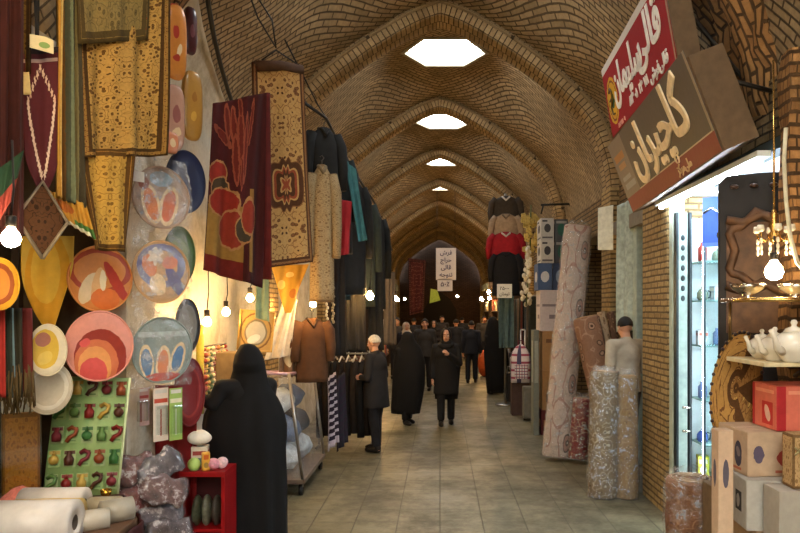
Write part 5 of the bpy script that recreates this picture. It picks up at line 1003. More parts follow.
b = MB(); b.box((2.0, 3.68, (zA - .002) / 2), (.5, .18, zA - .002)); tag(b.build('carton', paint('hidden_carton2', (150, 118, 82), [], .7), bevel=.006), 'tall brown carton at the lower right corner, in front of the pile', 'carton', 'cartons at the front right')
# film wrapped brown roll standing at the front
def wrapped_roll(base, top, r, m, label, group, film=True, spiral=True, aspect=1.0):
    base, top = Vector(base), Vector(top); T = thing('wrapped_carpet_roll', label, 'carpet roll', base, 0, group); ax = (top - base); d = ax.normalized(); a = d.orthogonal().normalized(); a = Vector((0, 1, 0)).cross(d).normalized(); c = d.cross(a)
    ring = lambda p, rr, j0=0: [p + (a * math.cos(2 * PI * j / 26) + c * math.sin(2 * PI * j / 26) * aspect) * rr for j in range(26)]
    b = MB(); b.rings([ring(base, r * .92), ring(base + d * .02, r)] + [ring(base.lerp(top, k / 10), r * (1 + .03 * math.sin(k * 2.1))) for k in range(1, 10)] + [ring(top - d * .02, r), ring(top, r * .93), ring(top - d * .01, r * .35), ring(top - d * .08, r * .3)]); b.build('roll_body', m, T)
    if spiral:
        b = MB(); b.tube([top + d * .004 + (a * math.cos(t) + c * math.sin(t) * aspect) * r * (.28 + .62 * t / (6 * PI)) for t in [6 * PI * k / 60 for k in range(61)]], r * .04, 5); b.build('spiral_edge', mat((150, 120, 84), .8), T, label='rolled edge seen at the end')
    if film:
        b = MB(); rr = []
        for k in range(16):
            f = k / 15; p = base.lerp(top + d * .07, f); q = 1.10 - .45 * max(0, (f - .93) / .07); rr.append([x + noise.noise_vector(x * 14 + Vector((0, 0, k))) * .018 for x in ring(p, r * q)])
        b.rings(rr, cap=False); b.build('film', plastic(.42, 12), T, label='crinkled clear film')
    return T
rollm = lambda n, f, mo, ac, sc_=9: rug(n, .9, 1.6, f, mo, ac, f, tuple(int(v * .5) for v in f), sc_, .02)
p0 = at(692, 0, 4.75); wrapped_roll((p0.x, 4.75, .0), (p0.x, 4.75, zc(478, 4.75)), .172, rollm('roll_brown', (120, 78, 48), (150, 108, 70), (92, 56, 36), 14), 'short film wrapped brown roll standing at the front right of the aisle', 'carpet rolls on the right')
p0 = at(605, 0, 7.5); wrapped_roll((p0.x - .03, 7.5, 0), (p0.x + .01, 7.55, zc(372, 7.5)), .15, rollm('roll_tan', (112, 94, 66), (170, 158, 132), (50, 42, 34), 14), 'silvery film wrapped roll standing left of its tan twin before the brick pier', 'carpet rolls on the right')
p0 = at(627, 0, 7.45); wrapped_roll((p0.x, 7.45, 0), (p0.x + .01, 7.5, zc(376, 7.45)), .115, rollm('roll_tan2', (132, 106, 68), (160, 134, 92), (76, 58, 38), 14), 'tan film wrapped roll standing right against the brick pier', 'carpet rolls on the right')
wrapped_roll(at(556, 459, 9.3) + Vector((0, 0, .03)), at(578, 226, 9.45), .185, rollm('roll_long', (176, 158, 146), (150, 116, 104), (206, 198, 190), 6), 'very long pale pinkish roll leaning up to the vault, tallest on the right', 'carpet rolls on the right', aspect=.6)
wrapped_roll(at(578, 461, 9.15) + Vector((0, 0, .03)), at(583, 398, 9.2), .13, rollm('roll_red', (104, 30, 30), (150, 110, 90), (60, 24, 24), 8), 'short dark red patterned roll standing beside the long pale one', 'carpet rolls on the right')
wrapped_roll(at(617, 458, 8.45), at(586, 318, 8.7), .165, rollm('roll_rose', (126, 96, 78), (150, 122, 104), (96, 70, 56), 8), 'brown patterned roll slanting to the left behind the film wrapped twins', 'carpet rolls on the right', film=False)
wrapped_roll(at(627, 440, 8.75), at(601, 312, 8.85), .055, rollm('roll_thin', (176, 150, 120), (150, 120, 90), (110, 84, 60), 8), 'thin tan roll slanting beside the brown patterned one', 'carpet rolls on the right', film=False)
wrapped_roll(at(634, 436, 8.8), at(610, 312, 8.9), .05, rollm('roll_thin2', (110, 80, 62), (150, 120, 90), (80, 56, 40), 8), 'thin dark brown roll slanting nearest the seated seller', 'carpet rolls on the right', film=False)
wbox('trim_step', 1.93, 2.3, 7.65, 9.0, 0, .2, shopfloor)
# ---- second shop: frames, pale panels, hung goods
wbox('trim_shop_head', 2.22, 2.34, 7.6, 9.0, 2.96, 3.12, mat((110, 104, 92), .6))
wbox('trim_shop_post', 2.24, 2.34, 7.62, 7.70, .22, 2.96, mat((92, 40, 34), .5)); wbox('trim_shop_post', 2.26, 2.36, 8.05, 8.2, .22, 2.96, mat((150, 166, 158), .5))
T = thing('shop_showcase', 'dark topped showcase with stacked dishes inside the second shop', 'showcase', (2.62, 8.6, .22)); 
b = MB(); b.box((2.62, 8.75, 1.42), (.46, .03, 2.4)); b.build('back_panel', mat((150, 140, 120), .6), T)
for z in (.24, 1.55, 1.98, 2.62): b = MB(); b.box((2.62, 8.62, z), (.46, .28, .04)); b.build('shelf', mat((30, 26, 24), .5) if z > 2.5 or z < 1 else mat((170, 160, 140), .5), T)
for x in (2.40, 2.84): b = MB(); b.box((x, 8.62, 1.42), (.03, .28, 2.4)); b.build('side_panel', mat((34, 28, 26), .5), T)
for i in range(3):
    for j, z in enumerate((1.572, 2.002)):
        b = MB(); x = 2.49 + .13 * i; b.lathe([(.03, 0), (.035, .006), (.06, .03), (.062, .06), (.055, .06), (.002, .02)], Matrix.Translation((x, 8.6, z)), 16); tag(b.build('dish', mat([(196, 190, 180), (60, 56, 56)][(i + j) % 2], .2)), '%s dish on the %s shelf of the dark topped showcase, %s' % (['pale', 'dark'][(i + j) % 2], ['lower', 'upper'][j], ['left', 'middle', 'right'][i]), 'dish', 'dishes in the showcase')
hang('hanging_panel_cloth', [(617, 206), (637, 196), (637, 330), (617, 332)], (8.45, 8.1), mat((150, 164, 156), .6, var=.3), 'pale grey green cloth hanging in the second shop doorway', 'cloth', amp=.015, freq=2)
hang('hanging_panel_cloth', [(598, 208), (613, 205), (613, 250), (598, 250)], (8.75, 8.6), mat((206, 206, 190), .6), 'cream pane of cloth high in the second shop above the showcase', 'cloth', amp=.004, freq=1)
# ---- stacks of boxes beyond (third stall)
def stack_box(x0, y0, x1, y1, d, dep, base, lays, label, group='boxes stacked at the far right'):
    a, c = at(x0, y1, d), at(x1, y0, d); return carton(((a.x + c.x) / 2, d + dep / 2, a.z), (c.x - a.x, dep, c.z - a.z - .004), 0, base, lays, label, group)
WB = [('ell', .5, .55, .25, .2, 0, (60, 60, 66)), ('rect', .1, .08, .9, .16, (90, 90, 96)), ('rect', .1, .84, .5, .92, (60, 60, 66))]
dS = 11.2
stack_box(541, 410, 567, 435.2, dS, .5, (84, 26, 28), [('rect', .1, .3, .9, .6, (150, 110, 80))], 'dark red box at the bottom of the tall stack')
stack_box(542, 370, 562, 410, dS, .45, (150, 114, 72), [('rect', .2, .2, .4, .4, (96, 66, 40)), ('ell', .6, .6, .1, .1, 0, (90, 64, 40))], 'lower brown cardboard box of the tall stack'); stack_box(542, 331, 562, 370, dS, .45, (160, 122, 78), [('rect', .2, .7, .5, .8, (96, 66, 40))], 'upper brown cardboard box of the tall stack')
stack_box(540, 290, 563, 331, dS, .45, (196, 184, 184), [('rect', .1, .6, .9, .66, (130, 120, 124)), ('rect', .4, .3, .8, .4, (120, 110, 116))], 'white pinkish box above the brown cardboard ones')
for i, (x0, x1, c, L) in enumerate(((538, 552, (70, 92, 130), [('ell', .5, .5, .3, .2, 0, (206, 206, 210))]), (553, 567, (50, 66, 96), [('ell', .5, .5, .3, .25, 0, (120, 140, 170))]))): stack_box(x0, 263, x1, 290, dS, .45, c, L, ['blue box, left of the pair high in the tall stack', 'dark blue box, right of the pair high in the tall stack'][i])
for i, (x0, x1, y0, y1, c) in enumerate(((541, 554, 240, 263, (190, 188, 182)), (541, 554, 218, 240, (180, 180, 176)), (555, 568, 240, 263, (66, 70, 76)), (555, 568, 219, 240, (74, 78, 84)))): stack_box(x0, y0, x1, y1, dS, .45, c, WB if i < 2 else [('ell', .5, .5, .3, .3, 0, (40, 90, 80)), ('rect', .1, .8, .9, .92, (150, 150, 150))], ['white printed box, lower left at the top of the tall stack', 'white printed box, topmost left of the tall stack', 'dark box, lower right at the top of the tall stack', 'dark box, topmost right of the tall stack'][i])
# long planks / slim packages beside the stack
carton((at(535, 0, 11.3).x, 11.3, 0), (.09, .3, zc(330, 11.3)), 0, (110, 116, 110), [('rect', .2, .5, .8, .9, (150, 156, 150))], 'slim grey package standing on end left of the cardboard boxes', 'boxes stacked at the far right')
# luggage: plaid backpack on a dark case, grey case
T = thing('suitcase', 'small dark suitcase on the floor beside the plaid backpack', 'suitcase', at(511, 404, 14.9)); p = at(511, 0, 14.9); p.z = 0
b = MB(); b.box((p.x, 14.9, .37), (.28, .22, .62)); b.build('case_body', mat((40, 34, 30), .6), T, bevel=.03); b = MB(); b.tube([(p.x - .07, 14.9, .67), (p.x - .07, 14.9, .80), (p.x + .07, 14.9, .80), (p.x + .07, 14.9, .67)], .012, 6); b.build('handle', steel, T)
for s in (-1, 1): b = MB(); b.cone((p.x + s * .11 - .015, 14.9, .035), (p.x + s * .11 + .015, 14.9, .035), .035, .035, 12); b.build('wheel', sock_m, T)
p = at(524, 0, 12.9); T = thing('suitcase', 'grey upright suitcase in front of the plaid backpack', 'suitcase', (p.x + .05, 12.7, 0))
b = MB(); b.box((p.x + .05, 12.7, .33), (.2, .22, .58)); b.build('case_body', mat((104, 104, 96), .5), T, bevel=.03)
for s in (-1, 1): b = MB(); b.cone((p.x + .05 + s * .07 - .015, 12.7, .03), (p.x + .05 + s * .07 + .015, 12.7, .03), .03, .03, 12); b.build('wheel', sock_m, T)
p = at(520, 0, 13.4); b = MB(); b.box((p.x, 13.4, .31), (.34, .3, .62)); tag(b.build('goods_box', mat((70, 50, 44), .7), bevel=.01), 'dark brown box that carries the plaid backpack', 'box')
T = thing('backpack', 'white and pink plaid backpack standing on a dark box at the right', 'backpack', (p.x, 13.3, .62)); plaid = paint('plaid', (206, 200, 206), [('rect', 0, .1 + .2 * k, 1, .16 + .2 * k, (150, 70, 96)) for k in range(5)] + [('rect', .1 + .2 * k, 0, .15 + .2 * k, 1, (70, 66, 100)) for k in range(5)], .7)
b = MB(); rr = []
for k in range(11):
    t_ = k / 10; e = (1 - max(0, (t_ - .6) / .4) ** 2.2 * .75); rr.append([Vector((p.x + .19 * e * math.copysign(abs(math.cos(a)) ** .7, math.cos(a)), 13.32 + .13 * e * math.copysign(abs(math.sin(a)) ** .7, math.sin(a)), .625 + .72 * t_)) for a in [2 * PI * j / 28 for j in range(28)]])
b.rings(rr); b.build('bag_body', plaid, T)
b = MB(); b.box((p.x, 13.17, .84), (.25, .09, .27)); b.build('front_pocket', plaid, T, bevel=.03); b = MB(); b.tube([(p.x - .05, 13.3, 1.32), (p.x - .04, 13.3, 1.42), (p.x + .04, 13.3, 1.42), (p.x + .05, 13.3, 1.32)], .014, 8); b.build('top_handle', mat((90, 40, 60), .6), T)
b = MB(); b.tube([(p.x + .02, 13.45, .7), (p.x + .02, 13.45, 1.62)], .012, 6); b.tube([(p.x + .10, 13.45, .7), (p.x + .10, 13.45, 1.62)], .012, 6); b.tube([(p.x + .02, 13.45, 1.62), (p.x + .10, 13.45, 1.62)], .016, 6); b.build('pull_handle', mat((200, 200, 196), .3, .7), T, label='silver pull handle')
# jackets hung one above the other on a pole
T = thing('display_pole', 'tall pole on the right that carries the column of jackets', 'pole', (at(506, 0, 14.6).x, 14.75, 0)); x = at(506, 0, 14.6).x; b = MB(); b.cone((x, 14.75, 0), (x, 14.75, 4.45), .025, .025, 10); b.build('pole', steel, T); b = MB(); b.cone((x, 14.75, 0), (x, 14.75, .03), .22, .2, 20); b.build('base', steel, T)
for py, c, w, lab, d in ((196, (58, 50, 42), .66, 'dark olive brown jacket, topmost on the pole', 14.65), (214, (150, 128, 104), .64, 'tan jacket second from the top on the pole', 14.55), (232, (140, 22, 32), .74, 'red jacket third from the top on the pole', 14.45), (252, (20, 20, 24), .64, 'black jacket lowest on the pole', 14.35)):
    garment('hanging_jacket', lab, 'jacket', (506, py), d, w * .82, .82 if py < 250 else .9, c, facing=(-.1, -1, 0), group='jackets on the tall pole', hanger=False, collar=(200, 196, 190) if py in (232, 196) else None)
hang('hanging_trousers_pair', [(498, 296), (514, 296), (514, 348), (499, 348)], (14.3, 14.3), mat((70, 92, 96), .8), 'grey teal trousers hanging under the black jacket', 'trousers', amp=.03, freq=2)
b = MB(); m = frame(at(504.5, 291, 14.1), (0, -1, 0)); w = 7.5 * 14.1 / F; b.prism([(-w, -.14), (w, -.14), (w, .14), (-w, .14)], m, .006); T = thing('hanging_price_sign', 'white paper price sign hanging on the black jacket', 'sign', at(504.5, 291, 14.1)); b.build('paper', mat((206, 208, 204), .7, var=.04), T); text('writing', '\u06F2\u06F5\u06F0\u06F0\u06F0', mat((40, 40, 44), .6), m @ Matrix.Translation((0, .05, .004)), .10, T, extrude=.001, bold=.002); text('writing', '\ufe97\ufeee\ufee3\ufe8e\ufee5'[::-1], mat((40, 40, 44), .6), m @ Matrix.Translation((0, -.06, .004)), .09, T, extrude=.001, bold=.002)
# yellow and white flower garland
T = thing('hanging_garland', 'yellow flower bunch with trailing white blossoms hanging right of the jackets', 'garland', at(531, 240, 13.6))
for i in range(34):
    q = at(random.uniform(523, 541), 222 + random.uniform(-7, 34), 13.6 + random.uniform(-.12, .12))
    b = MB(); b.ball(q, (.03, .02, .03), 6, 5)
    for k in range(5): a = k * 2 * PI / 5; b.ball(q + Vector((.035 * math.cos(a), -.01, .035 * math.sin(a))), (.03, .015, .03), 6, 5)
    b.build('yellow_flower', mat((170, 150, 84), .7), T)
b = MB()
for i in range(40):
    f = i / 40; q = at(529 - 4 * f + random.uniform(-4, 4) * (.4 + f), 248 + 58 * f, 13.5 + random.uniform(-.1, .1)); b = MB(); b.ball(q, (.04, .03, .05), 7, 5); b.build('white_blossom', mat((190, 188, 176), .7), T)
b = MB(); b.tube([at(531, 205, 13.6), at(530, 250, 13.6), at(526, 306, 13.5)], .012, 6); b.build('stem', mat((70, 84, 44), .7), T)
# crystal lamp, its bulb and cord
p = at(774, 236, 4.05); T = thing('hanging_chandelier', 'small crystal chandelier hanging above the lit bulb at the right', 'chandelier', p); cry = mat((226, 214, 186), .05, .0, spec=1.0); brass = mat((190, 150, 84), .25, .9)
b = MB(); b.lathe([(.002, .16), (.012, .15), (.02, .12), (.012, .09), (.03, .06), (.018, .03), (.04, 0), (.02, -.03), (.002, -.05)], Matrix.Translation(p), 16); b.build('stem', brass, T)
b = MB(); b.tube([p + Vector((0, 0, .15)), at(774, 150, 4.05), Vector((2.0, 4.2, 3.5))], .006, 6); b.build('chain', brass, T)
for k in range(6):
    a = k * PI / 3 + .3; dx, dy = math.cos(a), math.sin(a); b = MB(); b.tube([p + Vector((dx * r_, dy * r_, z)) for r_, z in ((.02, 0), (.05, -.03), (.085, -.02), (.095, .02))], .006, 6); arm = b.build('arm', brass, T)
    b = MB(); b.lathe([(.012, .02), (.022, .03), (.018, .06), (.014, .06), (.002, .05)], Matrix.Translation(p + Vector((dx * .095, dy * .095, 0))), 10); b.build('candle_cup', cry, arm)
    b = MB()
    for z in (-.03, -.065, -.095): b.ball(p + Vector((dx * .09, dy * .09, z)), (.011, .011, .018), 6, 5)
    b.build('crystal_drop', cry, arm)
p = at(774, 271, 3.98); bulb(p, (p.x, p.y, p.z + .2), 'very bright lit bulb under the crystal chandelier', r=.05, m=glow_w)
b = MB(); b.tube([at(786, 128, 4.0), at(784, 160, 4.0), at(786, 200, 4.0), at(790, 235, 3.95), at(797, 262, 3.9), at(808, 275, 3.9)], .012, 8); tag(b.build('hanging_electric_cable', mat((206, 196, 164), .6)), 'cream cord hanging in a curve down the rough brick pier', 'cord')
# banner, far hangings
p = at(445, 268, 20); T = thing('hanging_banner', 'white paper banner with lines of writing hanging across the middle of the passage', 'banner', p)
m = frame(at(446, 264, 20), (0, -1, 0)); b = MB(); w = 10 * 20 / F; h = 16 * 20 / F; b.prism([(-w, -h), (w, -h), (w, h), (-w, h)], m, .01); b.build('upper_sheet', mat((216, 206, 200), .7, var=.04), T); b = MB(); m2 = frame(at(445, 285, 20), (0, -1, 0)); b.prism([(-w * .75, -.17), (w * .75, -.17), (w * .75, .17), (-w * .75, .17)], m2, .01); b.build('lower_sheet', mat((206, 200, 200), .7, var=.04), T)
ink = mat((70, 56, 84), .6)
for i, s in enumerate(('\ufed3\ufeae\ufeb5', '\ufea3\ufeae\ufe8d\ufe9d', '\ufed7\ufe8e\ufedf\ufef0', '\ufe97\ufee8\ufeee\ufe9f\ufeea')): text('writing', s[::-1], ink, m @ Matrix.Translation((0, .32 - .21 * i, .006)), .17, T, extrude=.001, bold=.004)
text('writing', '\u06F5\u06F0\u066A', ink, m2 @ Matrix.Translation((0, .02, .006)), .2, T, extrude=.001, bold=.004)
b = MB(); b.tube([at(437, 249, 20), at(437, 190, 20.6)], .006, 5); b.tube([at(455, 249, 20), at(455, 190, 20.6)], .006, 5); b.build('string', wire_m, T)
hang('hanging_far_carpet', [(408, 258), (426, 260), (424, 312), (409, 316)], (22, 22.2), rug('far_carpet', .6, 1.6, (74, 34, 30), (110, 70, 56), (90, 40, 36), (60, 30, 26), (40, 20, 20), 6, .08), 'dark red carpet hanging far down the passage left of the banner', 'carpet', amp=.04, freq=1.5)
b = MB(); b.prism([(-.14, -.2), (.2, -.1), (.1, .22), (-.1, .26)], frame(at(434, 297, 22), (0, -1, 0)), .03); tag(b.build('hanging_green_sign', mat((150, 170, 60), .5)), 'small yellow green sign far down the passage under the banner', 'sign')
# far stalls on both sides: goods bays with lit shop fronts
far = [(1, 17.9, 20.9, (120, 96, 70)), (1, 22.0, 25.0, (110, 90, 66)), (1, 26.1, 29.1, (120, 100, 80)), (-1, 13.8, 16.9, (92, 76, 56)), (-1, 17.9, 20.9, (96, 72, 60)), (-1, 22.0, 25.0, (104, 84, 62)), (-1, 26.1, 29.1, (110, 90, 70))]
od = {17.9: 'third', 22.0: 'fourth', 26.1: 'fifth', 13.8: 'second'}
for s, ya, yb, c in far:
    sd = 'right' if s > 0 else 'left'; T = thing('far_stall', 'open goods stall with shelves in the %s bay along the %s wall' % (od[ya], sd), 'stall', (s * 2.0, (ya + yb) / 2, 0), 0, 'far stalls'); yc = (ya + yb) / 2
    b = MB(); b.box((s * 2.24, yc, 1.4), (.04, yb - ya, 2.8)); b.build('back_panel', mat(c, .7), T)
    for z in (.45, 1.2, 1.95): b = MB(); b.box((s * 2.02, yc, z), (.40, yb - ya, .04)); b.build('shelf', wood_d, T)
    for y in (ya + .03, yb - .03): b = MB(); b.box((s * 2.02, y, 1.4), (.42, .05, 2.8)); b.build('end_panel', wood_d, T)
    b = MB(); b.box((s * 1.98, yc, 2.9), (.5, yb - ya, .22)); b.build('fascia', mat([(150, 130, 96), (92, 70, 60), (130, 140, 130)][int(ya) % 3], .6), T)
    k = 0
    for z in (.47, 1.22, 1.97):
        for j in range(4):
            y = ya + .4 + j * (yb - ya - .8) / 3; hh = .28 + .2 * random.random(); cc = random.choice([(150, 60, 50), (206, 190, 150), (96, 110, 120), (180, 140, 70), (60, 56, 60), (190, 180, 176), (110, 70, 50)])
            b = MB(); b.box((s * 1.98, y, z + hh / 2), (.26, .5, hh)); o = b.build('goods_box', mat(cc, .6), bevel=.02); tag(o, 'goods box on the %s shelf of the %s bay stall on the %s, %s' % (['low', 'middle', 'high'][k], od[ya], sd, ['nearest', 'second', 'third', 'farthest'][j]), 'box', 'goods in the far stalls')
        k += 1
# third stall wall behind the stacked boxes: dark shutter and hung goods on the right between the ribs
T = thing('far_stall_rack', 'dark rack of hanging clothes behind the pole of jackets on the right wall', 'rack', (2.1, 15.2, 0)); b = MB(); b.tube([(2.0, 13.9, 2.3), (2.0, 16.9, 2.3)], .02, 8); b.build('rail', steel, T)
for y in (13.9, 16.9): b = MB(); b.tube([(2.0, y, 0), (2.0, y, 2.3)], .02, 8); b.build('post', steel, T)
for i in range(9):
    y = 14.0 + .33 * i; cc = [(40, 44, 40), (96, 84, 70), (60, 66, 70), (30, 30, 34), (120, 60, 50)][i % 5]; hang_ = cloth('hanging_garment', (1.78, y, 2.26), (2.22, y + .03, 2.26), (2.24, y, 1.0), (1.76, y, 1.0), mat(cc, .85), amp=.03, freq=2, thick=.05, nu=14, nv=14, ph=i)
    tag(hang_, '%s garment on the right wall rack, %s from the near end' % (['dark olive', 'tan', 'slate', 'black', 'brick'][i % 5], ['first', 'second', 'third', 'fourth', 'fifth', 'sixth', 'seventh', 'eighth', 'ninth'][i]), 'garment', 'garments on the right wall rack')
# orange goods on the floor far right
b = MB(); p = at(484, 356, 21); b.ball((p.x, 21, .40), (.19, .19, .40), 18, 12); tag(b.build('orange_bundle', mat((190, 84, 34), .7)), 'orange bundle on the floor far behind the woman at the right', 'bundle')
# more lit bulbs, most added as fill light: shops, far bays, beside the viewer
for x, y, z, lab in ((3.2, 8.3, 2.6, 'added fill bulb inside the second shop on the right'), (1.75, 12.3, 2.75, 'lit bulb over the tall stack of boxes'), (1.72, 16.4, 2.5, 'lit bulb in the second bay on the right'), (-1.65, 15.2, 2.6, 'lit bulb in the second bay on the left'), (-1.6, 31.7, 2.5, 'bulb added in the last bay on the left to brighten the end wall'), (.9, 36.3, 2.7, 'small bulb added to brighten the dark end wall of the passage'), (1.45, 24.6, 2.4, 'bright lamp far down the right side, above the orange bundle'), (1.5, 21.5, 2.55, 'bright lamp on the right just beyond the column of jackets'), (1.66, 19.4, 2.4, 'lit bulb in the third bay on the right'), (-1.66, 19.4, 2.45, 'lit bulb in the third bay on the left'), (1.66, 23.5, 2.4, 'lit bulb in the fourth bay on the right'), (-1.66, 23.5, 2.4, 'lit bulb in the fourth bay on the left'), (1.66, 27.6, 2.4, 'lit bulb in the fifth bay on the right'), (-1.66, 27.6, 2.4, 'lit bulb in the fifth bay on the left'), 
                     (-1.9, 1.0, 2.9, 'unseen fill bulb added beside the viewer on the left'), (1.9, .6, 2.9, 'unseen fill bulb added beside the viewer on the right'), (-1.35, 2.7, 3.7, 'unseen bulb added above the view to light the near left rugs')):
    bulb((x, y, z), (x, y, z + .7), lab, r=.055 if z > 3.5 or y > 18 else .036)
# ================================================================ PEOPLE
skin_c = (188, 140, 112); skin = mat(skin_c, .55, var=.06); eye_w = mat((220, 214, 206), .2, var=.02); eye_d = mat((30, 22, 18), .2, var=.02); lip_m = mat((150, 84, 74), .5, var=.05); black_cl = mat((13, 12, 13), .92, var=.25, scale=6)
def capsule(b, p0, p1, r0, r1, seg=14):
    b.cone(p0, p1, r0, r1, seg); b.ball(p0, r0, seg, 8); b.ball(p1, r1, seg, 8)
def skeleton(H, stride=0.0, arms=('down', 'down'), lean=0.0, head_yaw=0.0, head_pitch=0.0):
    """joints of a standing or walking figure that looks along +y, feet at z=0"""
    V3 = Vector; J = {}
    for s, k in ((-1, 'l'), (1, 'r')):
        st = stride * s; J['hip' + k] = V3((s * .052 * H, 0, .525 * H)); J['ank' + k] = V3((s * .055 * H, st * H, .048 * H)); J['kn' + k] = V3((s * .055 * H, st * H * .5 + .018 * H, .285 * H))
        sh = V3((s * .112 * H, lean * .8, .815 * H)); J['sh' + k] = sh; pose = arms[0 if s < 0 else 1]
        if pose == 'down': el, wr = sh + V3((s * .028 * H, -.02 * H, -.175 * H)), sh + V3((s * .034 * H, .035 * H, -.325 * H))
        elif pose == 'front': el, wr = sh + V3((s * .035 * H, -.01 * H, -.17 * H)), V3((s * .03 * H, .125 * H + lean, .635 * H))
        elif pose == 'chest': el, wr = sh + V3((s * .03 * H, .03 * H, -.17 * H)), V3((s * .025 * H, .115 * H + lean, .745 * H))
        elif isinstance(pose, tuple): el, wr = Vector(pose[0]), Vector(pose[1])
        elif pose == 'in': el, wr = sh + V3((-s * .012 * H, .0, -.175 * H)), V3((s * .035 * H, .05 * H + lean, .63 * H))
        elif pose == 'reach': el, wr = sh + V3((s * .03 * H, .07 * H, -.15 * H)), sh + V3((s * .01 * H, .21 * H, -.14 * H))
        J['el' + k], J['wr' + k] = el, wr
    J['pel'] = V3((0, 0, .53 * H)); J['wai'] = V3((0, lean * .3, .62 * H)); J['che'] = V3((0, lean * .7, .745 * H)); J['nec'] = V3((0, lean, .845 * H)); J['head'] = V3((0, lean + .012 * H, .932 * H)); J['H'] = H
    J['hm'] = Matrix.Rotation(head_yaw, 4, 'Z') @ Matrix.Rotation(head_pitch, 4, 'X'); return J
def body_mesh(J, T, female=False):
    H = J['H']; b = MB(); k = H / 1.7; hd, hm = J['head'], J['hm']
    def hp(x, y, z): return hd + hm @ Vector((x * k, y * k, z * k))
    b.ball(hp(0, -.008, .022), (.074 * k, .092 * k, .092 * k), 24, 16, hm); b.ball(hp(0, .028, -.045), (.056 * k, .062 * k, .068 * k), 20, 12, hm); b.ball(hp(0, .062, -.088), (.026 * k, .024 * k, .022 * k), 12, 8, hm)   # skull, face, chin
    b.cone(hp(0, .080, .018), hp(0, .106, -.026), .010 * k, .017 * k, 10); b.ball(hp(0, .100, -.028), (.018 * k, .014 * k, .011 * k), 10, 8, hm)                                                                             # nose
    for s in (-1, 1):
        b.ball(hp(s * .078, -.006, -.006), (.010 * k, .020 * k, .032 * k), 10, 8, hm); b.ball(hp(s * .038, .060, -.030), (.026 * k, .022 * k, .022 * k), 10, 8, hm); b.ball(hp(s * .030, .076, .034), (.024 * k, .012 * k, .008 * k), 10, 6, hm)   # ear, cheek, brow
    b.ball(hp(0, .082, -.058), (.022 * k, .012 * k, .010 * k), 10, 6, hm)                                                                                                                                    # lips
    capsule(b, J['nec'] - Vector((0, 0, .03)), hd + Vector((0, -.01, -.06 * k)), .060 * k, .052 * k)
    b.ball(J['che'], (.155 * k, .105 * k, .17 * k), 24, 14); b.ball(J['wai'], (.132 * k, .095 * k, .14 * k), 24, 12); b.ball(J['pel'], (.155 * k, .112 * k, .12 * k), 24, 12); capsule(b, J['shl'], J['shr'], .050 * k, .050 * k)
    for s in 'lr':
        capsule(b, J['sh' + s], J['el' + s], .047 * k, .040 * k); capsule(b, J['el' + s], J['wr' + s], .041 * k, .028 * k); capsule(b, J['hip' + s], J['kn' + s], .088 * k, .056 * k); capsule(b, J['kn' + s], J['ank' + s], .054 * k, .038 * k)
        a = J['ank' + s]; capsule(b, a + Vector((0, -.025, -.03)) * k, a + Vector((0, .14, -.055)) * k, .036 * k, .026 * k)
        # hand: palm, four bent fingers of different length, thumb from the side
        w = J['wr' + s]; d = (w - J['el' + s]).normalized(); sg = -1 if s == 'l' else 1; side = d.cross(Vector((sg, .2, 0))).normalized(); nrm = side.cross(d).normalized()
        if nrm.dot(Vector((-sg, 0, 0))) < 0: nrm = -nrm
        for j in range(4): capsule(b, w, w + d * .078 * k + side * (j - 1.5) * .019 * k, .018 * k, .0125 * k, 10)
        for j, L in enumerate((.062, .074, .069, .052)):
            p = w + d * .078 * k + side * (j - 1.5) * .0205 * k; m1 = p + (d * .9 + nrm * .25) * L * .5 * k; m2 = m1 + (d * .6 + nrm * .75) * L * .5 * k; capsule(b, p, m1, .0105 * k, .0095 * k, 8); capsule(b, m1, m2, .0095 * k, .008 * k, 8)
        ts = side if side.y > 0 else -side; p = w + d * .025 * k + ts * .022 * k; m1 = p + (d * .6 + ts * .6 + nrm * .3) * .04 * k; capsule(b, p, m1, .014 * k, .011 * k, 8); capsule(b, m1, m1 + (d * .85 + nrm * .35) * .034 * k, .011 * k, .009 * k, 8)
    o = remesh(b, 'body', skin, T, voxel=.0075, smooth=3)
    b = MB()
    for s in (-1, 1): b.ball(hp(s * .030, .079, .012), (.0135 * k, .009 * k, .009 * k), 10, 8, hm)
    b.build('eyes', eye_w, o, world=False); b = MB()
    for s in (-1, 1): b.ball(hp(s * .030, .0875, .012), (.006 * k, .003 * k, .006 * k), 8, 6, hm); b.tube([hp(s * .012, .088, .036), hp(s * .032, .087, .042), hp(s * .050, .074, .036)], .0042 * k, 6)
    b.build('pupils_and_brows', eye_d, o, world=False); b = MB(); b.tube([hp(-.022, .083, -.056), hp(0, .096, -.054), hp(.022, .083, -.056)], .0055 * k, 6); b.build('lips', lip_m, o, world=False)
    return hp
def shoes(J, T, c=(20, 18, 18)):
    k = J['H'] / 1.7
    for s in 'lr':
        a = J['ank' + s]; b = MB(); b.ball(a + Vector((0, .07, -.045)) * k, (.048 * k, .135 * k, .05 * k), 18, 10); b.ball(a + Vector((0, -.01, -.01)) * k, (.046 * k, .055 * k, .06 * k), 14, 8)
        for v in b.bm.verts: v.co.z = max(v.co.z, .004)
        b.build('shoe', mat(c, .35), T, world=False)
def trousers(J, T, c):
    k = J['H'] / 1.7; b = MB(); b.ball(J['pel'], (.168 * k, .126 * k, .13 * k), 24, 12)
    for s in 'lr':
        a = J['ank' + s] + Vector((0, 0, .012)); capsule(b, J['hip' + s], J['kn' + s], .100 * k, .076 * k); b.cone(J['kn' + s], a, .076 * k, .066 * k, 16); b.ball(J['kn' + s], .076 * k, 12, 8)
    remesh(b, 'trousers', mat(c, .85, var=.2), T, voxel=.013, smooth=5)
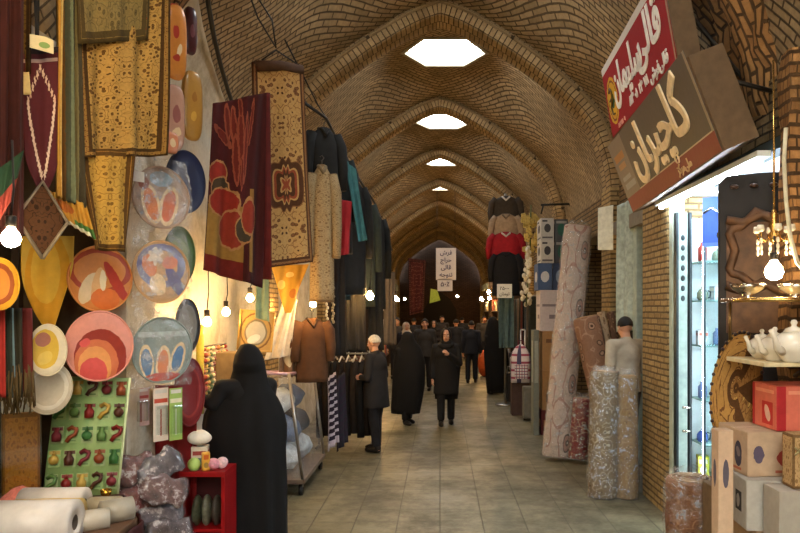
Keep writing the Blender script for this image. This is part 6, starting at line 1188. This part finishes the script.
def jacket(J, T, c, long=.0, name='jacket', extra=0.0):
    k = J['H'] / 1.7; b = MB(); b.ball(J['che'], ((.178 + extra) * k, (.128 + extra) * k, .175 * k), 24, 14); b.ball(J['wai'], ((.16 + extra) * k, (.122 + extra) * k, .17 * k), 24, 12); capsule(b, J['shl'], J['shr'], (.066 if extra else .074) * k, (.066 if extra else .074) * k)
    lo = J['pel'] - Vector((0, 0, .04 * k + long)); 
    top = J['che']; b.rings([[top.lerp(lo, t_ / 10) + Vector(((.150 + extra + .045 * t_ / 10 + .004 * math.sin(5 * a) * t_ / 10) * k * math.cos(a), (.112 + extra + .035 * t_ / 10) * k * math.sin(a), 0)) for a in [2 * PI * j / 28 for j in range(28)]] for t_ in range(11)])
    for s in 'lr': capsule(b, J['sh' + s], J['el' + s], (.064 if extra else .070) * k, .058 * k); capsule(b, J['el' + s], J['el' + s].lerp(J['wr' + s], .93), .058 * k, .046 * k)
    capsule(b, J['nec'] - Vector((0, 0, .035 * k)), J['nec'] + Vector((0, -.006, -.005 * k)), .085 * k, .07 * k)
    remesh(b, name, mat(c, .85, var=.2, scale=8), T, voxel=.012, smooth=5)
def hair(J, T, c, bald=.0):
    k = J['H'] / 1.7; b = MB(); hm, hd = J['hm'], J['head']; n, m_ = 24, 12; rr = []
    for i in range(m_ + 1):
        t_ = PI * .58 * i / m_; ring = []
        for j in range(n):
            a = 2 * PI * j / n; f = max(0, math.sin(a)); tt = t_ * (1 - .38 * f); q = Vector((.083 * math.sin(tt) * math.cos(a), -.012 + .100 * math.sin(tt) * math.sin(a), .026 + .100 * math.cos(tt))) * k
            ring.append(hd + hm @ q + noise.noise_vector(q * 60) * .004)
        rr.append(ring)
    b.rings(rr, cap=False); o = b.build('hair', mat(c, .7, var=.3, scale=60), T, world=False); md = o.modifiers.new('s', 'SOLIDIFY'); md.thickness = .012; md.offset = -1; return o
def headscarf(J, T, c, name='headscarf', drop=.16):
    """scarf wrapped round head and neck leaving an oval for the face"""
    k = J['H'] / 1.7; hm, hd = J['hm'], J['head']; b = MB(); n, m_ = 36, 20; G = []
    for i in range(m_ + 1):
        t_ = i / m_; row = []
        for j in range(n + 1):
            a = PI / 2 + .62 + (2 * PI - 1.24) * j / n if True else 0   # leave the front open
            if t_ < .6: ph = .12 + t_ / .6 * 2.0; r_ = (math.sin(ph), math.cos(ph)); q = Vector((.092 * r_[0] * math.cos(a), -.014 + .112 * r_[0] * math.sin(a), .018 + .112 * r_[1]))
            else:
                u = (t_ - .6) / .4; ph = .12 + 2.0; q = Vector(((.092 * math.sin(ph) + .075 * u ** 1.5) * math.cos(a), -.014 + (.112 * math.sin(ph) + .03 * u) * math.sin(a), .018 + .112 * math.cos(ph) - drop * u))
            row.append(b.v(hd + hm @ (q * k) if t_ < .6 else hd + q * k))
        G.append(row)
    for i in range(m_):
        for j in range(n): b.face([G[i][j], G[i][j + 1], G[i + 1][j + 1], G[i + 1][j]])
    # chin wrap closing the front below the face
    capm = MB; p = [hd + Vector((x * k, y * k, z * k)) for x, y, z in ((-.075, .02, -.10), (-.04, .062, -.125), (0, .075, -.132), (.04, .062, -.125), (.075, .02, -.10))]; b.tube(p, .030 * k, 10)
    p = [hd + Vector((x * k, y * k, z * k)) for x, y, z in ((-.10, .03, -.16), (-.05, .085, -.18), (0, .10, -.19), (.05, .085, -.18), (.10, .03, -.16))]; b.tube(p, .042 * k, 10)
    o = b.build(name, mat(c, .85, var=.15), T, world=False); md = o.modifiers.new('s', 'SOLIDIFY'); md.thickness = .010; md.offset = 1; return o
def drape(name, rings, d, depth, m, T, ph=0.0, fold=.05, nf=9, yoff=0.0, ysh=None):
    """long cloak lofted through silhouette rows (row, left, right) at depth d, with folds that deepen to the hem"""
    b = MB(); n = 72; rr = []; R0 = rings[0][0]; R1 = rings[-1][0]; out = []
    rows = []
    for (ya, la, ra), (yb, lb, rb) in zip(rings, rings[1:]):
        k = max(1, int((yb - ya) / 4))
        for i in range(k): t_ = i / k; rows.append((ya + (yb - ya) * t_, la + (lb - la) * t_, ra + (rb - ra) * t_))
    rows.append(rings[-1])
    for y, l, r_ in rows:
        f = (y - R0) / (R1 - R0); c = at((l + r_) / 2, y, d); hw = (r_ - l) / 2 * d / F; hd_ = min(hw * depth, .40) if f > .12 else hw * 1.05
        yc = (ysh(f) if ysh else 0) + yoff; ring = []
        for j in range(n):
            a = 2 * PI * j / n; w = 1 + fold * min(1, max(0, (f - .12) * 1.6)) * (math.sin(nf * a + ph + 2.5 * f) * .6 + .4 * math.sin((nf * 2 - 3) * a + ph * 2 - 2 * f)) - fold * .5 * min(1, max(0, f - .1) * 2)
            ring.append(c + Vector((hw * math.cos(a) * w, hd_ * math.sin(a) * w + yc, 0)))
        rr.append(ring)
    b.rings(rr, cap=True); o = b.build(name, m, T); return o
# ---- woman in a chador close by, seen from behind, looking at the stall on the left
d = 5.75; base = at(246, 310 + 2.0 * F / d, d); H = 1.68
T = thing('person', 'woman in a long black chador seen from behind, close by at the red counter', 'person', (base.x, d, 0), R(28)); hw_ = world_of(T).inverted() @ at(203, 399, 5.66); J = skeleton(H, .02, ((hw_ * .5 + Vector((-.10, -.03, .60)), hw_), 'in'), head_yaw=R(20), head_pitch=R(-10)); body_mesh(J, T); shoes(J, T); jacket(J, T, (14, 13, 14), name='sleeved_coat', long=.1) 
sil = [(343.5, 245, 250), (345, 241, 254.5), (349, 238, 258.5), (355, 235, 262), (362, 233.5, 264), (370, 232.5, 265.5), (378, 230, 267), (385, 226, 269), (391, 220, 272), (398, 213, 277), (406, 207, 281), (415, 202.5, 284), (425, 200.5, 286), (436, 200.5, 286), (448, 203, 285), (460, 205.5, 285.5), (480, 206.5, 286.5), (505, 206, 287.5), (530, 205, 288.5), (549, 204, 289)]
drape('chador', sil, d, .62, black_cl, T, ph=1.0, fold=.085, nf=8, ysh=lambda f: .03 * min(1, f * 3))
b = MB(); p = at(196, 397, 5.60); b.ball(p, (.045, .03, .02), 14, 8, Matrix.Rotation(.4, 4, 'Y')); b.tube([p + Vector((.02, 0, .02)), p + Vector((.05, 0, .05)), p + Vector((.07, .02, .0))], .006, 6); tag(b.build('purse', mat((24, 22, 22), .35)), 'small black purse held out over the counter by the woman close by', 'purse')
# ---- grey haired man beside the trouser rack
d = 9.9; x = at(377, 0, d).x; T = thing('person', 'grey haired man in a dark suit beside the trouser rack, facing left', 'person', (x, d, 0), R(66)); J = skeleton(1.64, .03, ('front', 'front'), lean=.03, head_pitch=R(-8)); body_mesh(J, T); shoes(J, T); trousers(J, T, (22, 21, 24)); jacket(J, T, (27, 26, 28), long=.20, extra=.03); hair(J, T, (176, 172, 164))
# ---- woman in a black cloak with black stockings, walking
d = 12.3; x = at(407, 0, d).x; T = thing('person', 'woman in a wide black chador and black stockings walking beside the grey haired man', 'person', (x, d, 0), R(215)); J = skeleton(1.58, .05, ('in', 'in')); body_mesh(J, T); shoes(J, T); jacket(J, T, (16, 15, 16), name='sleeved_coat', extra=.001); trousers(J, T, (16, 15, 16))
sil = [(331.5, 406, 409), (332.5, 403.5, 411.5), (335, 402, 413.5), (339, 401, 414.5), (343, 398.5, 417), (347, 396, 420.5), (354, 394.5, 423), (362, 393, 425), (372, 392, 425.5), (385, 391.5, 425), (398, 391, 423), (408, 390.5, 421), (413, 391, 420)]
drape('chador', sil, d, .7, black_cl, T, ph=.3, fold=.05, nf=7)
# ---- woman in black coat and trousers walking towards the viewer
d = 12.2; x = at(446, 0, d).x; T = thing('person', 'woman in a black coat and headscarf walking towards the viewer, hands at her chest', 'person', (x, d, 0), R(182)); J = skeleton(1.66, .06, ('chest', 'down'), head_pitch=R(-4)); body_mesh(J, T); shoes(J, T); trousers(J, T, (18, 17, 19)); headscarf(J, T, (16, 15, 16), drop=.22); jacket(J, T, (18, 17, 18), long=.30, name='coat', extra=.035)
drape('cape', [(338.5, 441.5, 450.5), (341, 440, 452.5), (344, 438, 455), (348, 436.2, 457.8), (353, 435, 459.6), (360, 434, 461), (368, 434, 460.5), (380, 434, 459.5), (392, 434.5, 459), (399, 435, 458)], d, .68, black_cl, T, ph=2, fold=.05, nf=7, yoff=.05)
# ---- man behind them, man in navy, woman in chador at the right
d = 17.3; x = at(425, 0, d).x; T = thing('person', 'man in a dark grey jacket walking behind the two women in black', 'person', (x, d, 0), R(175)); J = skeleton(1.78, .05); body_mesh(J, T); shoes(J, T); trousers(J, T, (26, 26, 30)); jacket(J, T, (48, 46, 46), long=.05); hair(J, T, (28, 24, 22)); man_grey = T
d = 19.2; x = at(471.5, 0, d).x; T = thing('person', 'man in dark navy clothes seen from behind, walking away left of the far chador', 'person', (x, d, 0), R(-8)); J = skeleton(1.70, .05); body_mesh(J, T); shoes(J, T); trousers(J, T, (24, 25, 30)); jacket(J, T, (32, 34, 42), long=.06); hair(J, T, (26, 22, 20)); man_navy = T
d = 16.6; x = at(494, 0, d).x; T = thing('person', 'woman in a full black chador standing below the column of jackets', 'person', (x, d, 0), R(25)); J = skeleton(1.66, .03, ('in', 'in')); body_mesh(J, T); shoes(J, T); jacket(J, T, (16, 15, 16), name='sleeved_coat', extra=.001)
sil = [(316.5, 491.5, 494), (318, 489.5, 496), (322, 487.5, 499), (327, 486, 501.5), (334, 484.5, 504), (342, 483.5, 506), (352, 483.5, 508), (364, 484, 509), (376, 485, 508.5), (386, 486, 507), (393, 487, 506)]
drape('chador', sil, d, .7, black_cl, T, ph=.9, fold=.05, nf=7)
far_chador = T
# ---- man in a dark coat by the luggage, and the seller in the second shop
d = 14.2; x = at(538, 0, d).x; T = thing('person', 'man in a dark olive coat standing behind the plaid backpack', 'person', (x + .02, d, 0), R(150)); J = skeleton(1.72, .02, ('down', 'front')); body_mesh(J, T); shoes(J, T); trousers(J, T, (36, 36, 34)); jacket(J, T, (52, 52, 44), long=.1); hair(J, T, (24, 20, 18))
d = 8.0; x = at(626, 0, d).x; T = thing('person', 'seller in a beige shirt with dark hair seen from behind in the second shop', 'person', (x, d, .205), R(20)); J = skeleton(1.71, .02, ('down', 'front'), head_pitch=R(-14)); body_mesh(J, T); shoes(J, T); trousers(J, T, (50, 46, 44)); jacket(J, T, (168, 158, 140), name='shirt'); hair(J, T, (22, 18, 16))
# ---- crowd further down the passage (copies share mesh data)
crowd = [(man_grey, 397, 20.5, 172, 'man in a grey jacket seen above the black cloak at the left of the crowd'), (far_chador, 433, 24.0, 0, None), (man_navy, 456, 22.5, 4, 'man in navy walking away between the front woman and the far crowd'), (man_grey, 442, 26.5, 185, 'man in a grey jacket deep in the crowd under the banner'), (man_navy, 414, 25.0, 20, 'man in navy deep in the crowd left of the banner'), (man_grey, 484, 25.5, 180, 'man in a grey jacket deep in the crowd left of the far chador'), (man_navy, 462, 28.5, -6, 'farthest man in navy near the end of the passage')]
for src, px, d, rz, lab in crowd:
    if lab is None: continue
    dup(src, (at(px, 0, d).x, d, 0), R(rz), lab)
# two more women in the crowd
for px, d, c, rz, lab in ((406, 18.6, (190, 176, 160), 200, 'woman in a pale headscarf behind the wide black chador'), (434, 22.0, (24, 22, 24), 178, 'woman in a black headscarf in the crowd behind the man in grey')):
    T = thing('person', lab, 'person', (at(px, 0, d).x, d, 0), R(rz)); J = skeleton(1.66, .04, ('front', 'down')); body_mesh(J, T); shoes(J, T); trousers(J, T, (26, 24, 26)); jacket(J, T, (34, 30, 34), long=.35, name='coat', extra=.03); headscarf(J, T, c)
